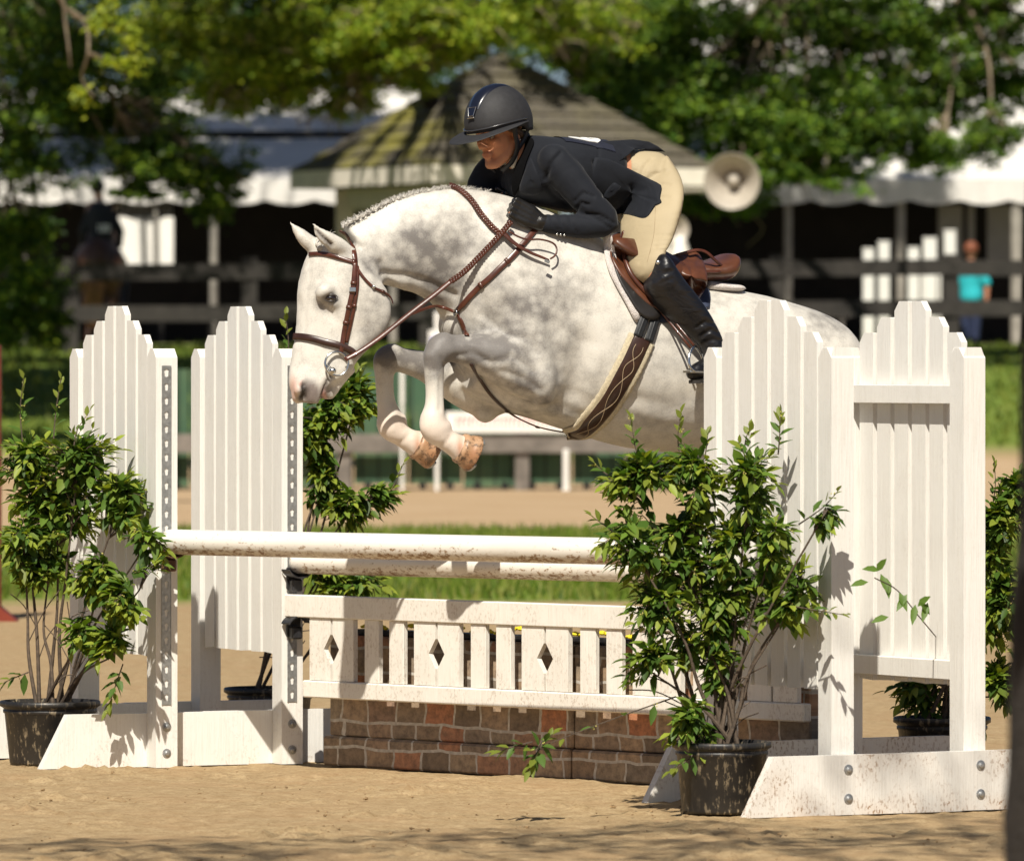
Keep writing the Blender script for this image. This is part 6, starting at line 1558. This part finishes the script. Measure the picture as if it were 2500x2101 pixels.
# seam down the outside of the thigh, thread darker than the cloth
P, Nn = spath([(1600, 470), (1600, 520), (1597, 570), (1588, 610), (1580, 640)], .0005, tree_b); MB().tube(P, .0011, 5).build('seam', plain('dark_seam_thread', (.30, .23, .14), .8, .1, 60, 0), br_o)
# coat skirts
TT = MB()
loft(TT, [(1320, 332, 1238, 462, .150), (1362, 336, 1262, 490, .195), (1410, 339, 1330, 507, .185), (1455, 342, 1392, 520, .172), (1500, 345, 1455, 530, .160), (1530, 352, 1490, 520, .150)], ex=2.1)
nt_ = len(TT.v); tree_t = BVHTree.FromPolygons([Vector(v_) for v_ in TT.v]+[Vector(c) for c in bc_.tolist()], list(TT.f)+[tuple(v_+nt_ for v_ in p.vertices) for p in bmsh.polygons])
patch('coat_skirt', [(1452, 385), (1480, 388), (1503, 397), (1530, 410), (1560, 425), (1588, 439), (1614, 453), (1614, 470), (1611, 484), (1616, 497), (1601, 501), (1593, 513), (1582, 530), (1570, 538), (1550, 530), (1520, 522), (1495, 528), (1468, 528), (1440, 480), (1440, 430)], coat_m, coat_o, .008, .003, tree_t, 9, .0, sub=2)
patch('coat_skirt', [(1470, 346), (1505, 344), (1545, 341), (1584, 347), (1606, 358), (1624, 372), (1604, 368), (1580, 364), (1560, 366), (1545, 371), (1525, 386), (1508, 398), (1480, 395)], coat_m, coat_o, .006, .003, tree_t, 9, .002, sub=0, fallback=lambda x: hd(x)-.06)
patch('pocket_flap', [(1496, 444), (1516, 457), (1502, 478), (1484, 490), (1472, 480), (1484, 460)], coat_m, coat_o, .013, .003, tree_t, 3, sub=0)
# collar, lapel, stock
velvet = plain('black_velvet', (.003, .003, .0035), 1, .1, 60, 0, spec=.1)
patch('collar', [(1290, 333), (1304, 345), (1296, 370), (1286, 395), (1276, 430), (1266, 462), (1255, 480), (1248, 450), (1254, 420), (1262, 390), (1275, 350)], velvet, coat_o, .006, .008, tree_c, 5, sub=3)
patch('lapel', [(1296, 385), (1308, 410), (1318, 440), (1322, 470), (1300, 478), (1268, 470), (1276, 432)], coat_m, coat_o, .008, .005, tree_c, 5, sub=2)
patch('stock_collar', [(1266, 366), (1262, 395), (1254, 418), (1246, 430), (1232, 424), (1222, 414), (1217, 405), (1230, 400), (1246, 388)], plain('off_white_stock', (.62, .58, .5), .7, .05, 40, .2), rider, .012, .010, BVHTree.FromPolygons(allv+[Vector(c) for c in bco.tolist()], [tuple(v_+len(allv) for v_ in p.vertices) for p in bm.polygons]), 4, sub=2)
for i, (x_, y_) in enumerate(((1360, 572), (1369, 573), (1378, 574))):
    l, n_ = hit(x_, y_-2, tree_c)
    if l: MB().ball(l+n_*.003, .005, 10, 6).build('cuff_button', MAT['iron'], coat_o, True)
# number on the back
cu = bpy.data.curves.new('n', 'FONT'); cu.body = '6'; cu.size = .16; cu.extrude = .0015; cu.align_x = 'CENTER'; cu.offset = .004
to = bpy.data.objects.new('n', cu); COL.objects.link(to); dg = bpy.context.evaluated_depsgraph_get(); dg.update()
tm = bpy.data.meshes.new_from_object(to.evaluated_get(dg)); bpy.data.objects.remove(to)
tc = get_co(tm); tc[:, 1] -= .055
def back_pt(a, b_):      # a along the spine toward the tail, b_ toward the rider's left
    o_ = W(1408, 300, hd(1408)); s_ = Vector((math.cos(R(22)), math.sin(R(22)), 0)); q = o_+s_*a+LH*b_+Vector((0, 0, .2))
    l, n_, i, d_ = tree_c.ray_cast(q, Vector((0, 0, -1))); return (l if l else q-Vector((0, 0, .3))), (n_ if l else Vector((0, 0, 1)))
pn_ = MB(); vs_ = []; na_ = 8
for i in range(na_+1):
    for j in range(na_+1):
        l, n_ = back_pt(-.10+.20*i/na_, -.085+.17*j/na_+.05); vs_.append(l+n_*.004)
vs_ += [v_-Vector((0, 0, .003)) for v_ in vs_]; m0 = (na_+1)**2
fs = [(i*(na_+1)+j, (i+1)*(na_+1)+j, (i+1)*(na_+1)+j+1, i*(na_+1)+j+1) for i in range(na_) for j in range(na_)]
pn_.add(vs_, fs+[tuple(m0+k for k in f[::-1]) for f in fs]); nb_ = pn_.build('number_card', plain('navy_number_card', (.014, .016, .028), .6, .1, 40, .1), coat_o)
nv = []
for x_, y_, z_ in tc.tolist():
    l, n_ = back_pt(-y_, -x_*1.0+.075); nv.append(l+n_*(.0065+z_))
for v_, q in zip(tm.vertices, nv): v_.co = q
link('number_digit', tm, plain('white_number', (.8, .8, .78), .5, .03, 20, 0), nb_)

# gloves
for wr, kn, dd, g_ in (((1322, 545), (1266, 514), -.215, 1.0), ((1250, 505), (1238, 496), .05, 1.0)):
    G = MB(); hand(G, wr, kn, 1, 1, dd, g_)
    if wr[0] > 1300: G.rounded([W(1334, 543, hd(1334)+dd), W(1318, 541, hd(1318)+dd)], [.029, .027], 14)
    link('glove', remesh(G, .0036, 2, .35), glove_m, rider, True)
# boots
for sg in (-1, 1):
    BT = MB()
    loft(BT, [(1617, 617, 1600, 624, .034, sg*.385), (1627, 624, 1591, 642, .058, sg*.388), (1639, 638, 1583, 672, .068, sg*.39), (1652, 658, 1574, 702, .070, sg*.39), (1672, 686, 1592, 736, .066, sg*.388), (1702, 722, 1630, 778, .058, sg*.393), (1730, 762, 1665, 808, .048, sg*.398), (1752, 802, 1696, 834, .042, sg*.402), (1766, 838, 1712, 852, .042, sg*.405), (1768, 872, 1716, 884, .042, sg*.408)], ex=2.0)
    limb(BT, [(1745, 850, .044, sg*.405), (1745, 880, .043, sg*.408), (1722, 898, .036, sg*.43), (1702, 906, .032, sg*.45), (1690, 912, .024, sg*.46)], 14)
    BT.rounded([W(1755, 880, hd(1755)+sg*.40), W(1750, 905, hd(1750)+sg*.40)], [.035, .030], 12)
    bmx = remesh(BT, .007, 3, .4); q = get_co(bmx); qn = get_no(bmx); qx, qy = to_px(q)
    if sg < 0:
        dq = np.zeros(len(q))
        for pts, w_, d_ in (([(1700, 800), (1722, 785), (1745, 790)], 4, .006), ([(1712, 820), (1735, 805), (1755, 812)], 4, .007), ([(1715, 838), (1740, 828), (1762, 832)], 4, .006), ([(1600, 680), (1625, 668), (1640, 662)], 6, .005), ([(1612, 690), (1640, 680)], 6, .004)):
            dist = np.full(len(q), 1e9)
            for (a, b_) in zip(pts[:-1], pts[1:]): dist = np.minimum(dist, seg(qx, qy, *a, *b_))
            dq -= d_*np.exp(-(dist/w_)**2)*(qn[:, 1] < 0)
        q += qn*dq[:, None]; set_co(bmx, q)
        tree_bt = BVHTree.FromPolygons([Vector(c) for c in q.tolist()], [tuple(p.vertices) for p in bmx.polygons])
    bo = link('boot', bmx, boot_m, rider, True)
    m_ = MB(); s0 = W(1690, 928, hd(1690)+sg*.46); s1 = W(1752, 922, hd(1752)+sg*.40)
    dr = (s1-s0).normalized(); sd_ = Vector((dr.y, -dr.x, 0)).normalized(); pr = []
    for k in range(24):
        a = 2*math.pi*k/24; pr.append((s0+s1)/2+dr*math.cos(a)*(s1-s0).length*.56+sd_*math.sin(a)*(.040 if math.cos(a) < .2 else .030))
    m_.add(pr+[p-Vector((0, 0, .012)) for p in pr], [tuple(range(24)), tuple(range(47, 23, -1))]+[(i, 24+i, 24+(i+1) % 24, (i+1) % 24) for i in range(24)])
    m_.box((s1.x-.035, s1.y-.03, s1.z-.036), (s1.x+.03, s1.y+.03, s1.z-.0125), bev=.004); m_.build('sole', plain('boot_sole', (.02, .016, .012), .7, .3, 40, .3) if sg < 0 else bpy.data.materials['boot_sole'], bo)
l, n_ = hit(1608, 641, tree_bt)
if l: MB().ball(l+n_*.002, (.009, .005, .009), 14, 8).build('boot_stud', MAT['iron'], rider, True)
# ================================================================== BACKGROUND RIDER AND BYSTANDER
def bgd(px, py, d=121.0): return W(px, py, d)
brown = plain('bay_horse_coat', (.075, .030, .012), .5, .4, 3, .2); brown_t = plain('ginger_tail_hair', (.26, .12, .04), .7, .3, 20, .4, .01)
bh = thing('horse', 'brown horse seen from behind beyond the fence, carrying a rider', 'horse', (bgd(235, 0).x, 121, terr(0, 121)))
m_ = MB(); g_ = terr(0, 121)
m_.ball(bgd(240, 640, 121.2), (.34, .55, .40), 20, 14); m_.ball(bgd(240, 620, 122.2), (.33, .7, .37), 20, 14); m_.ball(bgd(206, 660, 121.1), (.20, .3, .34), 16, 12); m_.ball(bgd(276, 660, 121.1), (.20, .3, .34), 16, 12)
for s_ in (-1, 1):
    x_ = bgd(240, 0).x
    m_.rounded([(x_+s_*.20, 121.2, 3.15), (x_+s_*.19, 121.3, 2.75), (x_+s_*.17, 121.1, 2.35), (x_+s_*.16, 121.15, 2.05), (x_+s_*.16, 121.1, g_+.06)], [.20, .14, .075, .05, .06], 12)
    m_.rounded([(x_+s_*.18, 122.6, 3.0), (x_+s_*.16, 122.6, 2.4), (x_+s_*.16, 122.6, g_+.06)], [.14, .07, .055], 12)
m_.rounded([(x_, 122.7, 3.35), (x_-.1, 123.4, 3.85), (x_-.25, 123.8, 4.0), (x_-.3, 124.1, 3.75)], [.24, .16, .12, .09], 14)
link('body', remesh(m_, .03, 4), brown, bh, True)
m_ = MB(); rb = random.Random(2)
for k in range(60):
    a = bgd(232+rb.uniform(-9, 9), 660, 120.75); pts = [a, a+Vector((rb.uniform(-.06, .06), -.06, -.25)), a+Vector((rb.uniform(-.12, .10), -.05, -.55)), a+Vector((rb.uniform(-.05, .03), 0, -.85+rb.uniform(-.1, .1)))]
    m_.tube(catmull(pts, 3), [.014, .018, .02, .022, .022, .02, .016, .012, .008, .003], 4, cap=False)
m_.build('tail', brown_t, bh, True)
MB().box((bgd(188, 0).x, 121.0, bgd(0, 655).z), (bgd(204, 0).x, 121.4, bgd(0, 615).z), M=None, bev=.02).build('saddle_cloth', plain('lilac_white_cloth', (.6, .58, .62), .8, .1, 4, 0), bh)
br2 = thing('person', 'mounted rider in dark coat seen from behind, riding away on the brown horse', 'person', bgd(240, 620, 121.4))
navy = plain('dark_navy_wool', (.013, .015, .022), .8, .2, 5, .3, .01)
m_ = MB(); D_ = 121.5
m_.rounded([bgd(240, 505, D_), bgd(242, 480, D_)], [.055, .06], 14); m_.ball(bgd(238, 462, D_), (.085, .10, .12), 16, 12)
m_.rounded([bgd(245, 520, D_), bgd(248, 560, D_), bgd(246, 600, D_)], [.15, .16, .16], 16)
for s_ in (-1, 1):
    m_.rounded([bgd(246+s_*26, 515, D_), bgd(248+s_*44, 565, D_+.05), bgd(248+s_*38, 605, D_+.3)], [.06, .05, .035], 12)
    m_.rounded([bgd(246+s_*14, 606, D_), bgd(246+s_*46, 640, D_+.35), bgd(246+s_*58, 690, D_+.15), bgd(246+s_*56, 740, D_+.1)], [.11, .09, .06, .045], 12)
bm2 = remesh(m_, .018, 2); q = get_co(bm2); vcol(bm2, np.tile(np.array([.45, .22, .14]), (len(q), 1))); link('body', bm2, skin, br2, True)
m_ = MB(); m_.rounded([bgd(243, 514, D_-.01), bgd(246, 555, D_-.02), bgd(246, 600, D_-.03)], [.17, .185, .20], 18); 
for s_ in (-1, 1): m_.rounded([bgd(246+s_*22, 518, D_), bgd(248+s_*46, 566, D_+.04), bgd(248+s_*44, 600, D_+.2)], [.09, .07, .05], 12)
m_.rounded([bgd(228, 610, D_-.06), bgd(262, 612, D_-.06)], [.14, .14], 12)
co_ = link('show_coat', remesh(m_, .02, 3), navy, br2, True)
m_ = MB(); c = bgd(238, 455, D_); vs_ = []
m_.ball(c, (.12, .145, .13), 20, 14); m_.rounded([c+Vector((-.08, .12, -.02)), c+Vector((.08, .12, -.02))], .02, 8); m_.build('helmet', plain('black_velvet_helmet', (.008, .008, .008), .5, .1, 10, 0), br2, True)
MB().ball(bgd(246, 492, D_-.05), (.07, .05, .035), 12, 8).build('collar', plain('pale_collar', (.55, .45, .42), .7, .1, 10, 0), br2, True)
for s_ in (-1, 1):
    m_ = MB(); m_.rounded([bgd(246+s_*18, 612, D_-.02), bgd(246+s_*50, 640, D_+.3)], [.13, .10], 12); link('breeches', remesh(m_, .02, 2), plain('pale_breeches', (.5, .44, .33), .8, .1, 6, 0) if s_ < 0 else bpy.data.materials['pale_breeches'], br2, True)
    m_ = MB(); m_.rounded([bgd(246+s_*52, 645, D_+.3), bgd(246+s_*59, 690, D_+.15), bgd(246+s_*57, 738, D_+.1), bgd(246+s_*60, 744, D_-.02)], [.075, .068, .05, .045], 12); m_.build('boot', boot_m, br2, True)
cu = bpy.data.curves.new('n', 'FONT'); cu.body = '100'; cu.size = .17; cu.extrude = .002; cu.align_x = 'CENTER'; cu.offset = .006
to = bpy.data.objects.new('n', cu); COL.objects.link(to); dg = bpy.context.evaluated_depsgraph_get(); dg.update()
tm = bpy.data.meshes.new_from_object(to.evaluated_get(dg)); bpy.data.objects.remove(to); q = get_co(tm); o_ = bgd(252, 566, D_-.235)
q2 = np.stack([q[:, 0]*.85+o_.x, np.full(len(q), o_.y)-q[:, 2], q[:, 1]+o_.z], 1); set_co(tm, q2)
MB().box((o_.x-.14, o_.y+.003, o_.z-.03), (o_.x+.14, o_.y+.06, o_.z+.15), bev=.004).build('number_card', navy, co_)
link('number_digits', tm, bpy.data.materials['white_number'], co_)

# person in turquoise
tp = thing('person', 'person in a turquoise T-shirt and jeans standing behind the far fence, seen from behind', 'person', (bgd(2370, 0).x, 119.6, terr(0, 119.6)))
D_ = 119.7; m_ = MB(); g_ = terr(0, D_)
m_.ball(bgd(2371, 612, D_), (.10, .11, .125), 18, 12); m_.rounded([bgd(2371, 635, D_), bgd(2371, 655, D_)], .06, 12)
m_.rounded([bgd(2370, 675, D_), bgd(2370, 720, D_)], [.16, .15], 14)
for s_ in (-1, 1):
    m_.rounded([bgd(2370+s_*30, 668, D_), bgd(2370+s_*40, 700, D_), bgd(2370+s_*38, 735, D_-.06)], [.055, .045, .032], 12)
    p = bgd(2370+s_*12, 740, D_); m_.rounded([p, Vector((p.x, D_, (p.z+g_)/2)), Vector((p.x, D_, g_+.06)), Vector((p.x, D_-.12, g_+.05))], [.09, .065, .04, .035], 12)
bm3 = remesh(m_, .018, 2); vcol(bm3, np.tile(np.array([.45, .2, .12]), (len(bm3.vertices), 1))); link('body', bm3, skin, tp, True)
m_ = MB(); m_.rounded([bgd(2370, 672, D_), bgd(2370, 700, D_), bgd(2372, 722, D_)], [.185, .175, .19], 16)
for s_ in (-1, 1): m_.rounded([bgd(2370+s_*26, 667, D_), bgd(2370+s_*39, 690, D_)], [.08, .075], 12)
link('t_shirt', remesh(m_, .018, 3), plain('turquoise_cotton', (.02, .44, .50), .8, .08, 8, .4, .01), tp, True)
m_ = MB()
for s_ in (-1, 1): p = bgd(2370+s_*12, 735, D_); m_.rounded([p, Vector((p.x, D_, (p.z+g_)/2)), Vector((p.x, D_, g_+.12))], [.115, .085, .065], 12)
link('jeans', remesh(m_, .02, 2), plain('dark_denim', (.02, .03, .08), .8, .2, 10, .3), tp, True)
MB().ball(bgd(2371, 607, D_-.01), (.115, .12, .12), 16, 12).build('hair', plain('auburn_hair', (.20, .06, .025), .6, .3, 20, .5), tp, True)
for s_ in (-1, 1): p = bgd(2370+s_*12, 740, D_); MB().rounded([Vector((p.x, D_+.05, g_+.045)), Vector((p.x, D_-.14, g_+.04))], [.05, .045], 10).build('shoe', MAT['black_plastic'], tp, True)
for o_ in list(bpy.data.objects):
    if '_local' in o_: del o_['_local']
